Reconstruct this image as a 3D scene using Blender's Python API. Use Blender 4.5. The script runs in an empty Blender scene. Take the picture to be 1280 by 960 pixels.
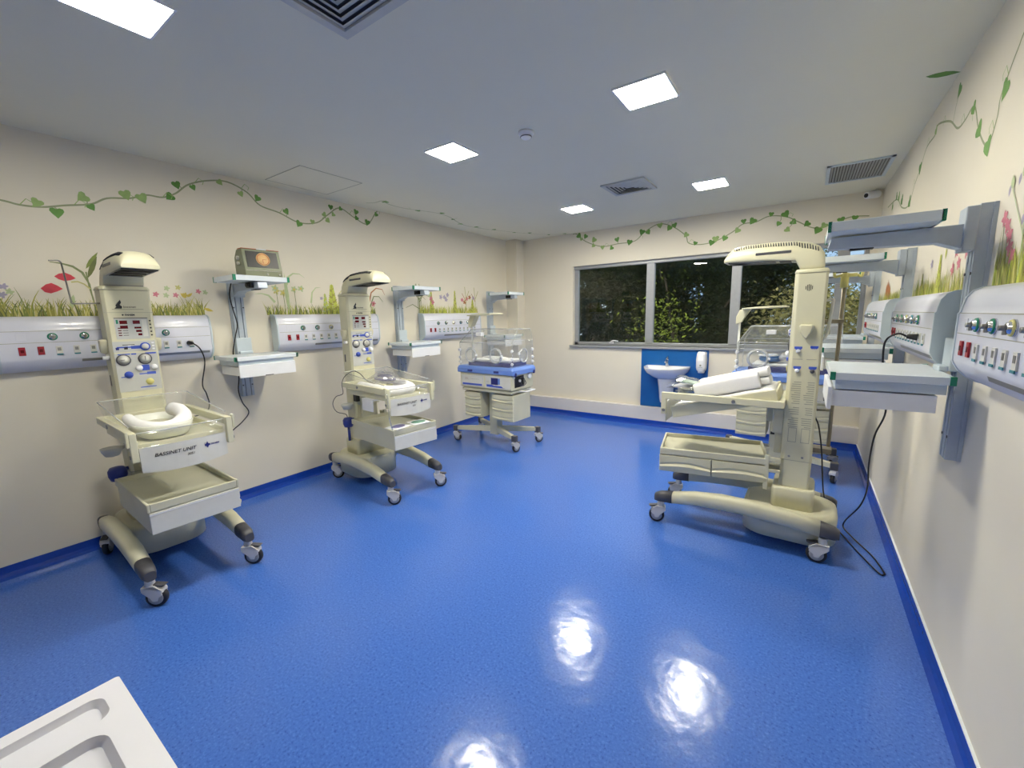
import bpy, bmesh, math, random
from mathutils import Vector, Matrix, Euler
PI = math.pi
S = bpy.context.scene
COL = S.collection
W, D, H = 4.497, 5.90, 2.70          # room: left wall x=0, right wall x=W, window wall y=D
YB = -2.4                            # back wall, behind the camera

# ------------------------------------------------------------------ materials
def lin(c):
    return tuple(((v/255.0)/12.92 if v/255.0 <= .04045 else ((v/255.0+.055)/1.055)**2.4) for v in c)

def pm(name, rgb, rough=.5, metal=0.0, var=.05, scale=14.0, bump=0.0, bscale=60.0, spec=.5, emit=None, estr=0.0, coat=0.0):
    m = bpy.data.materials.new(name); m.use_nodes = True
    nt = m.node_tree; b = nt.nodes['Principled BSDF']
    c = lin(rgb)
    tc = nt.nodes.new('ShaderNodeTexCoord')
    nz = nt.nodes.new('ShaderNodeTexNoise'); nz.inputs['Scale'].default_value = scale; nz.inputs['Detail'].default_value = 3
    rp = nt.nodes.new('ShaderNodeValToRGB')
    rp.color_ramp.elements[0].position = .3; rp.color_ramp.elements[1].position = .7
    rp.color_ramp.elements[0].color = tuple(max(0, v*(1-var)) for v in c)+(1,)
    rp.color_ramp.elements[1].color = tuple(min(1, v*(1+var)) for v in c)+(1,)
    nt.links.new(tc.outputs['Object'], nz.inputs['Vector'])
    nt.links.new(nz.outputs['Fac'], rp.inputs['Fac'])
    nt.links.new(rp.outputs['Color'], b.inputs['Base Color'])
    b.inputs['Roughness'].default_value = rough; b.inputs['Metallic'].default_value = metal
    b.inputs['Specular IOR Level'].default_value = spec
    b.inputs['Coat Weight'].default_value = coat
    if emit:
        b.inputs['Emission Color'].default_value = lin(emit)+(1,); b.inputs['Emission Strength'].default_value = estr
    if bump:
        n2 = nt.nodes.new('ShaderNodeTexNoise'); n2.inputs['Scale'].default_value = bscale; n2.inputs['Detail'].default_value = 2
        bp = nt.nodes.new('ShaderNodeBump'); bp.inputs['Strength'].default_value = bump; bp.inputs['Distance'].default_value = .01
        nt.links.new(tc.outputs['Object'], n2.inputs['Vector'])
        nt.links.new(n2.outputs['Fac'], bp.inputs['Height']); nt.links.new(bp.outputs['Normal'], b.inputs['Normal'])
    return m

def clear(name, tint, gloss=.10, rough=.03, edge=.35, haze=0.0, hcol=(235, 238, 240)):
    """thin clear sheet: mostly see-through, mirror-like at grazing angles"""
    m = bpy.data.materials.new(name); m.use_nodes = True
    nt = m.node_tree; nt.nodes.clear()
    out = nt.nodes.new('ShaderNodeOutputMaterial')
    tr = nt.nodes.new('ShaderNodeBsdfTransparent'); tr.inputs['Color'].default_value = tuple(tint)+(1,)
    gl = nt.nodes.new('ShaderNodeBsdfGlossy'); gl.inputs['Roughness'].default_value = rough
    df = nt.nodes.new('ShaderNodeBsdfDiffuse'); df.inputs['Color'].default_value = lin(hcol)+(1,)
    lw = nt.nodes.new('ShaderNodeLayerWeight'); lw.inputs['Blend'].default_value = .25
    ma = nt.nodes.new('ShaderNodeMath'); ma.operation = 'MULTIPLY_ADD'
    ma.inputs[1].default_value = edge; ma.inputs[2].default_value = gloss
    nt.links.new(lw.outputs['Facing'], ma.inputs[0])
    nz = nt.nodes.new('ShaderNodeTexNoise'); nz.inputs['Scale'].default_value = 6
    mh = nt.nodes.new('ShaderNodeMath'); mh.operation = 'MULTIPLY'; mh.inputs[1].default_value = haze*2
    nt.links.new(nz.outputs['Fac'], mh.inputs[0])
    m1 = nt.nodes.new('ShaderNodeMixShader'); m2 = nt.nodes.new('ShaderNodeMixShader')
    nt.links.new(mh.outputs[0], m1.inputs[0]); nt.links.new(tr.outputs[0], m1.inputs[1]); nt.links.new(df.outputs[0], m1.inputs[2])
    nt.links.new(ma.outputs[0], m2.inputs[0]); nt.links.new(m1.outputs[0], m2.inputs[1]); nt.links.new(gl.outputs[0], m2.inputs[2])
    nt.links.new(m2.outputs[0], out.inputs['Surface'])
    return m

M = {}
M['paint'] = pm('wall_paint', (226, 219, 203), .55, var=.012, scale=3, bump=.02, bscale=180)
M['paint_grey'] = pm('ledge_paint', (216, 212, 210), .5, var=.015, scale=4)
M['ceil'] = pm('ceiling_paint', (226, 223, 206), .8, var=.01, scale=2)
M['base'] = pm('cove_vinyl', (22, 66, 168), .18, var=.06, scale=30)
M['seal'] = pm('sealant', (225, 232, 240), .4)
M['cream'] = pm('cream_plastic', (212, 209, 182), .38, var=.03, scale=6)
M['cream_d'] = pm('cream_paint', (202, 200, 178), .45, var=.03, scale=6)
M['pale'] = pm('pale_panel', (214, 214, 208), .4, var=.03)
M['white'] = pm('white_plastic', (236, 237, 240), .3, var=.015)
M['panelw'] = pm('gas_panel_white', (222, 224, 236), .28, var=.015, coat=.2)
M['alu'] = pm('anodised_aluminium', (180, 190, 202), .42, metal=.15, var=.03, scale=40)
M['alu_l'] = pm('light_aluminium', (200, 212, 222), .4, metal=.2, var=.02)
M['plate'] = pm('shelf_laminate', (222, 230, 236), .25, var=.02)
M['frame'] = pm('window_aluminium', (160, 163, 168), .4, metal=.35, var=.03, scale=30)
M['dark'] = pm('dark_grey_plastic', (78, 78, 84), .45, var=.05)
M['black'] = pm('black_plastic', (18, 18, 22), .4, var=.1)
M['tyre'] = pm('tyre_rubber', (34, 34, 40), .6, var=.1)
M['castw'] = pm('caster_grey', (206, 206, 208), .4, var=.04)
M['hub'] = pm('hub_grey', (168, 168, 170), .45)
M['chrome'] = pm('chrome', (215, 216, 220), .15, metal=1.0, var=.02)
M['steel'] = pm('dull_steel', (150, 150, 148), .35, metal=.8, var=.04)
M['green'] = pm('green_cap', (20, 128, 96), .45)
M['teal'] = pm('teal_tab', (52, 128, 140), .45)
M['red'] = pm('red_socket', (150, 16, 38), .35)
M['readout'] = pm('unlit_red_readout', (96, 14, 26), .2)
M['blue'] = pm('blue_print', (62, 88, 190), .45, var=.04)
M['navy'] = pm('navy_plastic', (40, 46, 120), .4, var=.05)
M['royal'] = pm('blue_knob_plastic', (42, 58, 140), .4, var=.06)
M['deckblue'] = pm('blue_deck', (108, 142, 218), .4, var=.03)
M['greypanel'] = pm('grey_panel', (190, 192, 190), .45, var=.03)
M['ink'] = pm('dark_ink', (34, 36, 44), .6)
M['inkgrey'] = pm('grey_print', (158, 158, 142), .6)
M['cloth'] = pm('white_cotton', (240, 240, 242), .9, var=.02, scale=30, bump=.25, bscale=220)
M['ceramic'] = pm('white_ceramic', (236, 236, 240), .12, var=.01, coat=.3)
M['splash'] = pm('blue_laminate', (22, 92, 164), .3, var=.05, scale=8)
M['yellow'] = pm('pale_yellow_plastic', (212, 206, 130), .45)
M['olive'] = pm('olive_housing', (122, 128, 104), .45, var=.05)
M['rust'] = pm('orange_tape', (190, 104, 74), .6)
M['tan'] = pm('tan_dial', (226, 188, 132), .5, var=.12, scale=30)
M['bark'] = pm('bark', (74, 62, 48), .9, var=.3, scale=6, bump=.5, bscale=20)
M['soil'] = pm('outside_ground', (70, 80, 48), .95, var=.3, scale=1.5)
M['tub'] = pm('milky_tub', (232, 234, 226), .25, var=.02)
M['acrylic'] = clear('clear_acrylic', (.985, .99, .99), gloss=.03, edge=.22, haze=.035)
M['ringc'] = clear('white_clear_ring', (.9, .92, .92), gloss=.15, rough=.1, edge=.4, haze=.42, hcol=(245, 247, 248))
M['film'] = clear('plastic_film', (.93, .93, .95), gloss=.14, rough=.12, edge=.45, haze=.09)
M['tube'] = clear('clear_tubing', (.93, .95, .94), gloss=.15, rough=.1, edge=.5, haze=.12)
M['glass'] = clear('window_glass', (.66, .68, .66), gloss=.045, rough=.01, edge=.25)

# vinyl floor: blue with fine darker and lighter flecks, polished with slight waviness
def floor_mat():
    m = bpy.data.materials.new('blue_vinyl'); m.use_nodes = True
    nt = m.node_tree; b = nt.nodes['Principled BSDF']
    tc = nt.nodes.new('ShaderNodeTexCoord')
    n1 = nt.nodes.new('ShaderNodeTexNoise'); n1.inputs['Scale'].default_value = 95; n1.inputs['Detail'].default_value = 4; n1.inputs['Roughness'].default_value = .7
    r1 = nt.nodes.new('ShaderNodeValToRGB'); e = r1.color_ramp.elements
    e[0].position = .30; e[0].color = lin((38, 74, 158))+(1,)
    e[1].position = .72; e[1].color = lin((92, 134, 214))+(1,)
    k = e.new(.43); k.color = lin((64, 106, 192))+(1,)
    k = e.new(.56); k.color = lin((70, 112, 198))+(1,)
    v = nt.nodes.new('ShaderNodeTexVoronoi'); v.inputs['Scale'].default_value = 42
    r2 = nt.nodes.new('ShaderNodeValToRGB'); r2.color_ramp.elements[0].position = .05; r2.color_ramp.elements[1].position = .14
    r2.color_ramp.elements[0].color = (.62, .62, .66, 1); r2.color_ramp.elements[1].color = (1, 1, 1, 1)
    mx = nt.nodes.new('ShaderNodeMix'); mx.data_type = 'RGBA'; mx.blend_type = 'MULTIPLY'; mx.inputs[0].default_value = 1
    for n in (n1, v): nt.links.new(tc.outputs['Object'], n.inputs['Vector'])
    nt.links.new(n1.outputs['Fac'], r1.inputs['Fac']); nt.links.new(v.outputs['Distance'], r2.inputs['Fac'])
    nt.links.new(r1.outputs['Color'], mx.inputs[6]); nt.links.new(r2.outputs['Color'], mx.inputs[7])
    nt.links.new(mx.outputs[2], b.inputs['Base Color'])
    b.inputs['Roughness'].default_value = .16; b.inputs['Specular IOR Level'].default_value = .5
    w = nt.nodes.new('ShaderNodeTexNoise'); w.inputs['Scale'].default_value = 7; w.inputs['Detail'].default_value = 3
    w2 = nt.nodes.new('ShaderNodeTexNoise'); w2.inputs['Scale'].default_value = 130
    ad = nt.nodes.new('ShaderNodeMath'); ad.operation = 'MULTIPLY_ADD'; ad.inputs[1].default_value = .05
    bp = nt.nodes.new('ShaderNodeBump'); bp.inputs['Strength'].default_value = .10; bp.inputs['Distance'].default_value = .03
    for n in (w, w2): nt.links.new(tc.outputs['Object'], n.inputs['Vector'])
    nt.links.new(w2.outputs['Fac'], ad.inputs[0]); nt.links.new(w.outputs['Fac'], ad.inputs[2])
    nt.links.new(ad.outputs[0], bp.inputs['Height']); nt.links.new(bp.outputs['Normal'], b.inputs['Normal'])
    return m
M['floor'] = floor_mat()

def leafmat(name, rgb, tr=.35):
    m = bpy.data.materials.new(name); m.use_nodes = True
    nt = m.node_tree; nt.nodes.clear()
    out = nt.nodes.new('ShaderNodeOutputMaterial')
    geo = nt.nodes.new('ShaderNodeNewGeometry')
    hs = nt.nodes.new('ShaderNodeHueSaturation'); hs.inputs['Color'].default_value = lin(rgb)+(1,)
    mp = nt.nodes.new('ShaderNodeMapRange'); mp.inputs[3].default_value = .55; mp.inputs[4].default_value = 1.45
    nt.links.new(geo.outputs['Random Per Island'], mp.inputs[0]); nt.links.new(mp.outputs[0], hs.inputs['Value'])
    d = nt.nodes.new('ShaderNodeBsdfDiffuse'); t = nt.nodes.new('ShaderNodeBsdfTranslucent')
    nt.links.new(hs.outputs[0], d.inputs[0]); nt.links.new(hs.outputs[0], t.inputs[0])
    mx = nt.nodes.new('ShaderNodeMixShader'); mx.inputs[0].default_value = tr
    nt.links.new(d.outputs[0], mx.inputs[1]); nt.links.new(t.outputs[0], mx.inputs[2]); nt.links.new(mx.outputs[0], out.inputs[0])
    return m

def painted(name, rgb): return pm(name, rgb, .6, var=.10, scale=25)
PAINT = [painted('mural_olive', (160, 158, 74)), painted('mural_green', (124, 138, 66)), painted('mural_straw', (198, 192, 120)),
         painted('mural_dark', (104, 112, 62)), painted('mural_pink', (206, 126, 140)), painted('mural_red', (206, 64, 80)),
         painted('mural_lilac', (168, 160, 182)), painted('mural_yellow', (214, 192, 88)), painted('mural_palegreen', (182, 196, 150)),
         painted('mural_rust', (168, 108, 64)), painted('mural_lime', (188, 196, 84)), painted('mural_stem', (128, 138, 92))]
OL, GR, ST, DK, PK, RD, LI, YE, PG, RU, LM, SM = range(12)
VINE = [painted('vine_stem', (150, 158, 122)), painted('vine_leaf', (104, 152, 70)), painted('vine_leaf_dark', (82, 132, 52)), painted('vine_leaf_pale', (150, 178, 108))]

# ------------------------------------------------------------------ mesh builder
class MB:
    def __init__(s): s.v = []; s.f = []; s.mi = []; s.sm = []; s.x = None
    def add(s, vs, fs, mi=0, smooth=False):
        o = len(s.v)
        for p in vs:
            p = Vector(p)
            s.v.append(s.x @ p if s.x else p)
        for f in fs:
            s.f.append([o+i for i in f]); s.mi.append(mi); s.sm.append(smooth)
        return s
    def box(s, x0, x1, y0, y1, z0, z1, mi=0):
        x0, x1 = sorted((x0, x1)); y0, y1 = sorted((y0, y1)); z0, z1 = sorted((z0, z1))
        vs = [(x, y, z) for z in (z0, z1) for y in (y0, y1) for x in (x0, x1)]
        return s.add(vs, [(0, 2, 3, 1), (4, 5, 7, 6), (0, 1, 5, 4), (2, 6, 7, 3), (0, 4, 6, 2), (1, 3, 7, 5)], mi)
    def prism(s, prof, axis, a, b, mi=0, smooth=False):
        n = len(prof)
        def P(p, t):
            return {'x': (t, p[0], p[1]), 'y': (p[0], t, p[1]), 'z': (p[0], p[1], t)}[axis]
        s.add([P(p, a) for p in prof]+[P(p, b) for p in prof], [[i, (i+1) % n, n+(i+1) % n, n+i] for i in range(n)], mi, smooth)
        o = len(s.v)-2*n
        s.f.append([o+i for i in range(n)][::-1]); s.f.append([o+n+i for i in range(n)]); s.mi += [mi]*2; s.sm += [False]*2
        return s
    def loft(s, rings, mi=0, cap=True, smooth=True, closed=True):
        n = len(rings[0]); fs = []
        for k in range(len(rings)-1):
            for i in range(n if closed else n-1):
                fs.append([k*n+i, k*n+(i+1) % n, (k+1)*n+(i+1) % n, (k+1)*n+i])
        vs = [p for r in rings for p in r]
        s.add(vs, fs, mi, smooth)
        if cap and closed:
            o = len(s.v)-len(vs)
            s.f.append([o+i for i in range(n)][::-1]); s.f.append([o+(len(rings)-1)*n+i for i in range(n)]); s.mi += [mi]*2; s.sm += [False]*2
        return s
    def cyl(s, p0, p1, r0, r1=None, n=16, mi=0):
        r1 = r0 if r1 is None else r1
        p0 = Vector(p0); p1 = Vector(p1); d = (p1-p0).normalized()
        a = d.orthogonal().normalized(); b = d.cross(a)
        R = lambda p, r: [p+(a*math.cos(2*PI*i/n)+b*math.sin(2*PI*i/n))*r for i in range(n)]
        return s.loft([R(p0, r0), R(p1, r1)], mi)
    def tube(s, path, r, n=8, mi=0):
        path = [Vector(p) for p in path]; rings = []; a = None
        for i, p in enumerate(path):
            d = (path[min(i+1, len(path)-1)]-path[max(i-1, 0)]).normalized()
            a = d.orthogonal().normalized() if a is None else (a-d*a.dot(d)).normalized()
            b = d.cross(a); rr = r[i] if isinstance(r, (list, tuple)) else r
            rings.append([p+(a*math.cos(2*PI*k/n)+b*math.sin(2*PI*k/n))*rr for k in range(n)])
        return s.loft(rings, mi)
    def lathe(s, prof, c, axis='z', n=24, mi=0):
        c = Vector(c); rings = []
        for r, t in prof:
            ring = []
            for i in range(n):
                x, y = r*math.cos(2*PI*i/n), r*math.sin(2*PI*i/n)
                ring.append(c+Vector({'z': (x, y, t), 'x': (t, x, y), 'y': (y, t, x)}[axis]))
            rings.append(ring)
        return s.loft(rings, mi)
    def torus(s, c, R, r, axis='y', n=28, k=8, mi=0, sx=1.0):
        c = Vector(c); rings = []
        for i in range(n+1):
            a = 2*PI*i/n; ring = []
            for j in range(k):
                b = 2*PI*j/k; q = R+r*math.cos(b); t = r*math.sin(b); x, y = q*math.cos(a)*sx, q*math.sin(a)
                ring.append(c+Vector({'z': (x, y, t), 'x': (t, x, y), 'y': (x, t, y)}[axis]))
            rings.append(ring)
        return s.loft(rings, mi, cap=False)
    def build(s, name, mats, parent=None, bevel=0, seg=2, solid=0, sub=0):
        me = bpy.data.meshes.new(name)
        me.from_pydata([tuple(v) for v in s.v], [], s.f)
        mats = mats if isinstance(mats, (list, tuple)) else [mats]
        for m in mats: me.materials.append(M[m] if isinstance(m, str) else m)
        for p, a, b in zip(me.polygons, s.mi, s.sm): p.material_index = a; p.use_smooth = b
        bm = bmesh.new(); bm.from_mesh(me); bmesh.ops.recalc_face_normals(bm, faces=bm.faces); bm.to_mesh(me); bm.free()
        o = bpy.data.objects.new(name, me); COL.objects.link(o)
        if parent: o.parent = parent
        if solid: q = o.modifiers.new('solid', 'SOLIDIFY'); q.thickness = solid; q.offset = 0
        if bevel: q = o.modifiers.new('bevel', 'BEVEL'); q.width = bevel; q.segments = seg; q.limit_method = 'ANGLE'; q.angle_limit = math.radians(38)
        if sub: q = o.modifiers.new('sub', 'SUBSURF'); q.levels = sub; q.render_levels = sub
        return o

def rrect(cx, cy, hx, hy, r, k=5):
    pts = []
    for sx, sy, a0 in ((1, 1, 0), (-1, 1, 90), (-1, -1, 180), (1, -1, 270)):
        for i in range(k+1):
            a = math.radians(a0+90*i/k)
            pts.append((cx+sx*(hx-r)+r*math.cos(a), cy+sy*(hy-r)+r*math.sin(a)))
    return pts

def spline(pts, n=6):
    pts = [Vector(p) for p in pts]; out = []
    for i in range(len(pts)-1):
        p0, p1, p2, p3 = pts[max(i-1, 0)], pts[i], pts[i+1], pts[min(i+2, len(pts)-1)]
        for k in range(n):
            t = k/n
            out.append(.5*((2*p1)+(p2-p0)*t+(2*p0-5*p1+4*p2-p3)*t*t+(3*p1-p0-3*p2+p3)*t**3))
    out.append(pts[-1]); return out

def thing(name, label, cat, loc=(0, 0, 0), rz=0.0, group=None):
    o = bpy.data.objects.new(name, None); COL.objects.link(o); o.empty_display_size = .1
    o.location = loc; o.rotation_euler = (0, 0, rz); o['label'] = label; o['category'] = cat
    if group: o['group'] = group
    return o
def tag(o, label, cat, group=None):
    o['label'] = label; o['category'] = cat
    if group: o['group'] = group
    return o
def struct(o): o['kind'] = 'structure'; return o

def dup(root, loc, rz, label):
    r = root.copy(); COL.objects.link(r); r.location = loc; r.rotation_euler = (0, 0, rz); r['label'] = label
    for ch in list(root.children):
        c = ch.copy(); COL.objects.link(c); c.parent = r
        for g in list(ch.children):
            q = g.copy(); COL.objects.link(q); q.parent = c
    return r

FACE_X = Matrix(((0, 0, 1, 0), (1, 0, 0, 0), (0, 1, 0, 0), (0, 0, 0, 1)))   # text reads along +y on a face that looks to +x
def lettering(name, body, size, mat, parent, mat4, shear=0.0, bold=0.0, align='LEFT'):
    cu = bpy.data.curves.new(name, 'FONT'); cu.body = body; cu.size = size; cu.shear = shear; cu.offset = bold; cu.extrude = .0006; cu.align_x = align
    t = bpy.data.objects.new('tmp', cu); COL.objects.link(t)
    bpy.context.view_layer.update()
    me = bpy.data.meshes.new_from_object(t.evaluated_get(bpy.context.evaluated_depsgraph_get()))
    bpy.data.objects.remove(t); me.name = name; me.materials.clear(); me.materials.append(M[mat])
    me.transform(mat4)
    o = bpy.data.objects.new(name, me); COL.objects.link(o); o.parent = parent
    return o
def at(x, y, z, m=FACE_X): return Matrix.Translation((x, y, z)) @ m

# ------------------------------------------------------------------ room shell
WX0, WX1, WZ0, WZ1 = 1.06, 4.44, 1.085, 2.235     # window opening
b = MB(); b.box(-.2, W+.2, YB-.2, D+.2, -.12, 0); struct(b.build('floor', 'floor'))
b = MB(); b.box(-.2, W+.2, YB-.2, D+.2, H, H+.15); struct(b.build('ceiling', 'ceil'))
b = MB(); b.box(-.2, 0, YB, D, 0, H); struct(b.build('wall_left', 'paint'))
b = MB(); b.box(W, W+.2, YB, D, 0, H); struct(b.build('wall_right', 'paint'))
b = MB(); b.box(-.2, W+.2, YB-.2, YB, 0, H); struct(b.build('wall_back', 'paint'))
b = MB()
b.box(-.2, WX0, D, D+.2, 0, H); b.box(WX1, W+.2, D, D+.2, 0, H)
b.box(WX0, WX1, D, D+.2, 0, WZ0); b.box(WX0, WX1, D, D+.2, WZ1, H)
struct(b.build('wall_far', 'paint'))
b = MB(); b.box(0, .20, 5.70, D, 0, H); struct(b.build('trim_1', 'paint'))            # boxed-in pillar in the corner
b = MB(); b.box(.20, W, 5.83, D, .076, .258); struct(b.build('trim_2', 'paint_grey', bevel=.004))   # low ledge under the window
cove = [(0, 0), (0, .078), (.007, .078), (.009, .034), (.016, .014), (.034, 0)]
def cove_strip(name, axis, a, c, flip, off, seal):
    b = MB(); sg = -1 if flip else 1
    b.prism([(off+sg*p, z) for p, z in cove], 'y' if axis == 'y' else 'x', a, c)
    o = struct(b.build(name, 'base'))
    if seal:
        b = MB()
        if axis == 'y': b.box(off, off+sg*.009, a, c, .078, .083)
        else: b.box(a, c, off, off+sg*.009, .078, .083)
        b.build('sealant_bead', 'seal', o)
cove_strip('baseboard_left', 'y', YB, 5.70, False, 0, False)
cove_strip('baseboard_right', 'y', YB, 5.83, True, W, True)
cove_strip('baseboard_far', 'x', .20, W, True, 5.83, False)
cove_strip('baseboard_back', 'x', 0, W, False, YB, False)

# window 1: four panes in an aluminium frame
wn = bpy.data.objects.new('window_1', None); COL.objects.link(wn); wn['kind'] = 'structure'
Y0, Y1 = 5.965, 6.025
b = MB(); b.box(WX0, WX1, Y0-.02, Y1, WZ1-.045, WZ1); b.box(WX0, WX0+.06, Y0, Y1, WZ0, WZ1); b.box(WX1-.04, WX1, Y0, Y1, WZ0, WZ1)
b.box(WX0, WX1, Y0, Y1, WZ0, WZ0+.045); b.build('window_frame', 'frame', wn, bevel=.004)
mx = [2.185, 3.217, 4.23]
for x in mx:
    b = MB(); b.box(x-.052, x+.052, Y0-.008, Y1, WZ0+.04, WZ1-.04); b.build('mullion', 'frame', wn, bevel=.004)
ed = [WX0+.06]+mx+[WX1-.04]
for i in range(4):
    b = MB(); b.box(ed[i]-.01, ed[i+1]+.01, 5.995, 6.001, WZ0+.04, WZ1-.04); b.build('glass_pane', 'glass', wn)
b = MB(); b.box(1.02, W-.01, 5.862, 5.98, 1.055, WZ0); b.build('window_sill', 'frame', wn, bevel=.003)
b = MB(); b.tube(spline([(1.64, 5.955, 1.125), (1.66, 5.93, 1.145), (1.70, 5.93, 1.155), (1.76, 5.93, 1.148)]), .007); b.box(1.62, 1.68, 5.95, 5.966, 1.11, 1.135); b.build('window_handle', 'white', wn)

# ------------------------------------------------------------------ outside: ground and trees
b = MB(); b.add([(-30, 6.6, -3), (36, 6.6, -3), (36, 60, -1.5), (-30, 60, -1.5), (-30, 6.6, -3.3), (36, 6.6, -3.3), (36, 60, -3.3), (-30, 60, -3.3)],
                [(0, 1, 2, 3), (4, 7, 6, 5), (0, 4, 5, 1), (1, 5, 6, 2), (2, 6, 7, 3), (3, 7, 4, 0)])
struct(b.build('ground_outside', 'soil'))
LEAF = {'dark': leafmat('shaded_leaf', (42, 52, 28)), 'mid': leafmat('mid_leaf', (70, 88, 38)), 'olive': leafmat('sunlit_olive_leaf', (164, 154, 98)), 'lime': leafmat('sunlit_lime_leaf', (152, 164, 66))}  # sunlight and shade are put into these leaf colours, tree by tree
def tree(label, base, hgt, crown, rad, kind, n, leaf, seed):
    rnd = random.Random(seed)
    t = thing('garden_tree', label, 'tree', base, 0, 'trees outside the window')
    b = MB(); path = [(0, 0, -.1)]
    for k in range(1, 6): path.append((rnd.uniform(-.12, .12)*k*.5, rnd.uniform(-.1, .1)*k*.4, hgt*k/5))
    b.tube(path, [.2, .17, .15, .12, .09, .05], 8)
    for k in range(9):
        q = Vector(path[2+k % 4]); a = rnd.uniform(0, 2*PI)
        e = q+Vector((math.cos(a)*rad[0]*.75, math.sin(a)*rad[1]*.75, rnd.uniform(.1, .9)*rad[2]))
        b.tube([q, (q+e)/2+Vector((0, 0, -.15)), e], [.06, .045, .02], 6)
    b.build('trunk', 'bark', t)
    b = MB(); cc = Vector(crown)
    cl = []
    for k in range(46):
        u = Vector((rnd.gauss(0, 1), rnd.gauss(0, 1), rnd.gauss(0, 1))).normalized()*rnd.uniform(.35, .98)
        cl.append((cc+Vector((u.x*rad[0], u.y*rad[1], u.z*rad[2])), rnd.uniform(.35, .75)))
    for k in range(n):
        c, r = rnd.choice(cl)
        p = c+Vector((rnd.gauss(0, .5), rnd.gauss(0, .5), rnd.gauss(0, .42)))*r
        s = leaf*rnd.uniform(.6, 1.4)
        R = Euler((rnd.uniform(-.9, .9), rnd.uniform(-.9, .9), rnd.uniform(0, 6.28))).to_matrix()
        b.add([p+R@Vector(v)*s for v in ((-1, 0, 0), (-.2, -.42, .1), (1, 0, -.1), (-.2, .42, .1))], [(0, 1, 2, 3)])
    b.build('foliage', LEAF[kind], t)
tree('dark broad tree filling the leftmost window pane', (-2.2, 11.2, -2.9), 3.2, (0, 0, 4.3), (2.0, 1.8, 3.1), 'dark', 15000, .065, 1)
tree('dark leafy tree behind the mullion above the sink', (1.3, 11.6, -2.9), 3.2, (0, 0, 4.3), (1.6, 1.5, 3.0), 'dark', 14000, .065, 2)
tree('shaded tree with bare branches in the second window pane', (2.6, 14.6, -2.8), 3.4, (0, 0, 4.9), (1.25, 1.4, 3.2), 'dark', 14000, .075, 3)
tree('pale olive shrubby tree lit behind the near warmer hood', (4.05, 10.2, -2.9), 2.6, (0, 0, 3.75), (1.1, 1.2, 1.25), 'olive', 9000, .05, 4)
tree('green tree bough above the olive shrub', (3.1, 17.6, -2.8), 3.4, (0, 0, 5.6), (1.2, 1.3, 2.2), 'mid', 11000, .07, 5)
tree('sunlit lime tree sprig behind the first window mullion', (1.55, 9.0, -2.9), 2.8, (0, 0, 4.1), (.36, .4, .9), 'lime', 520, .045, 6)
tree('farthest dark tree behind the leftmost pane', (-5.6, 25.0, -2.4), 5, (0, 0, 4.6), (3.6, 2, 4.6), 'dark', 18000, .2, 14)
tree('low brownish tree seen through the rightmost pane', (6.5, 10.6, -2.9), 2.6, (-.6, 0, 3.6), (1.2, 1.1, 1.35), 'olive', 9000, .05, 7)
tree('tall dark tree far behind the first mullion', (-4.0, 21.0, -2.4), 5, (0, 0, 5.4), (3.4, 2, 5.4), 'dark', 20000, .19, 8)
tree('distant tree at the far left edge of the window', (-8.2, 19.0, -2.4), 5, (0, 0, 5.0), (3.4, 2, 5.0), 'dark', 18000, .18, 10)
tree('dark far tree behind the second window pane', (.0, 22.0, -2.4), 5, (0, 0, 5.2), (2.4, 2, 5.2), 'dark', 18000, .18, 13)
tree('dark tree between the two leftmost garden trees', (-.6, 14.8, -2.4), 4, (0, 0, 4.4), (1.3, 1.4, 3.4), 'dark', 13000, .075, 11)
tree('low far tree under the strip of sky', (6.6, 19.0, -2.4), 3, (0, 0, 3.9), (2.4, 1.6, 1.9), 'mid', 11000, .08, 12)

# ------------------------------------------------------------------ ceiling fittings
M['lamp'] = pm('lit_diffuser', (255, 255, 255), .4, var=0, emit=(255, 249, 230), estr=150.0)
def light(x, y, label):
    t = thing('ceiling_light', label, 'ceiling light', (x, y, H), 0, 'square ceiling light panels')
    b = MB(); h = .14
    for a in (0, 1, 2, 3):
        b.x = Matrix.Rotation(a*PI/2, 4, 'Z'); b.prism([(-h, -h), (h, -h), (h-.009, -h+.009), (-h+.009, -h+.009)], 'z', -.012, -.0005)
    b.build('frame', 'white', t)
    b = MB(); b.box(-h+.010, h-.010, -h+.010, h-.010, -.008, -.001); b.build('diffuser', 'lamp', t)
light(1.77, .745, 'lit square panel nearest the left warmer, cut by the top edge')
light(1.77, 2.55, 'lit square ceiling panel left of the smoke detector')
light(3.15, 2.57, 'lit square ceiling panel right of the smoke detector, largest whole one')
light(3.13, 4.57, 'lit square ceiling panel between the four-way vent and the long grille')
light(1.76, 4.60, 'lit square ceiling panel smallest and left of the four-way vent')

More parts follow.
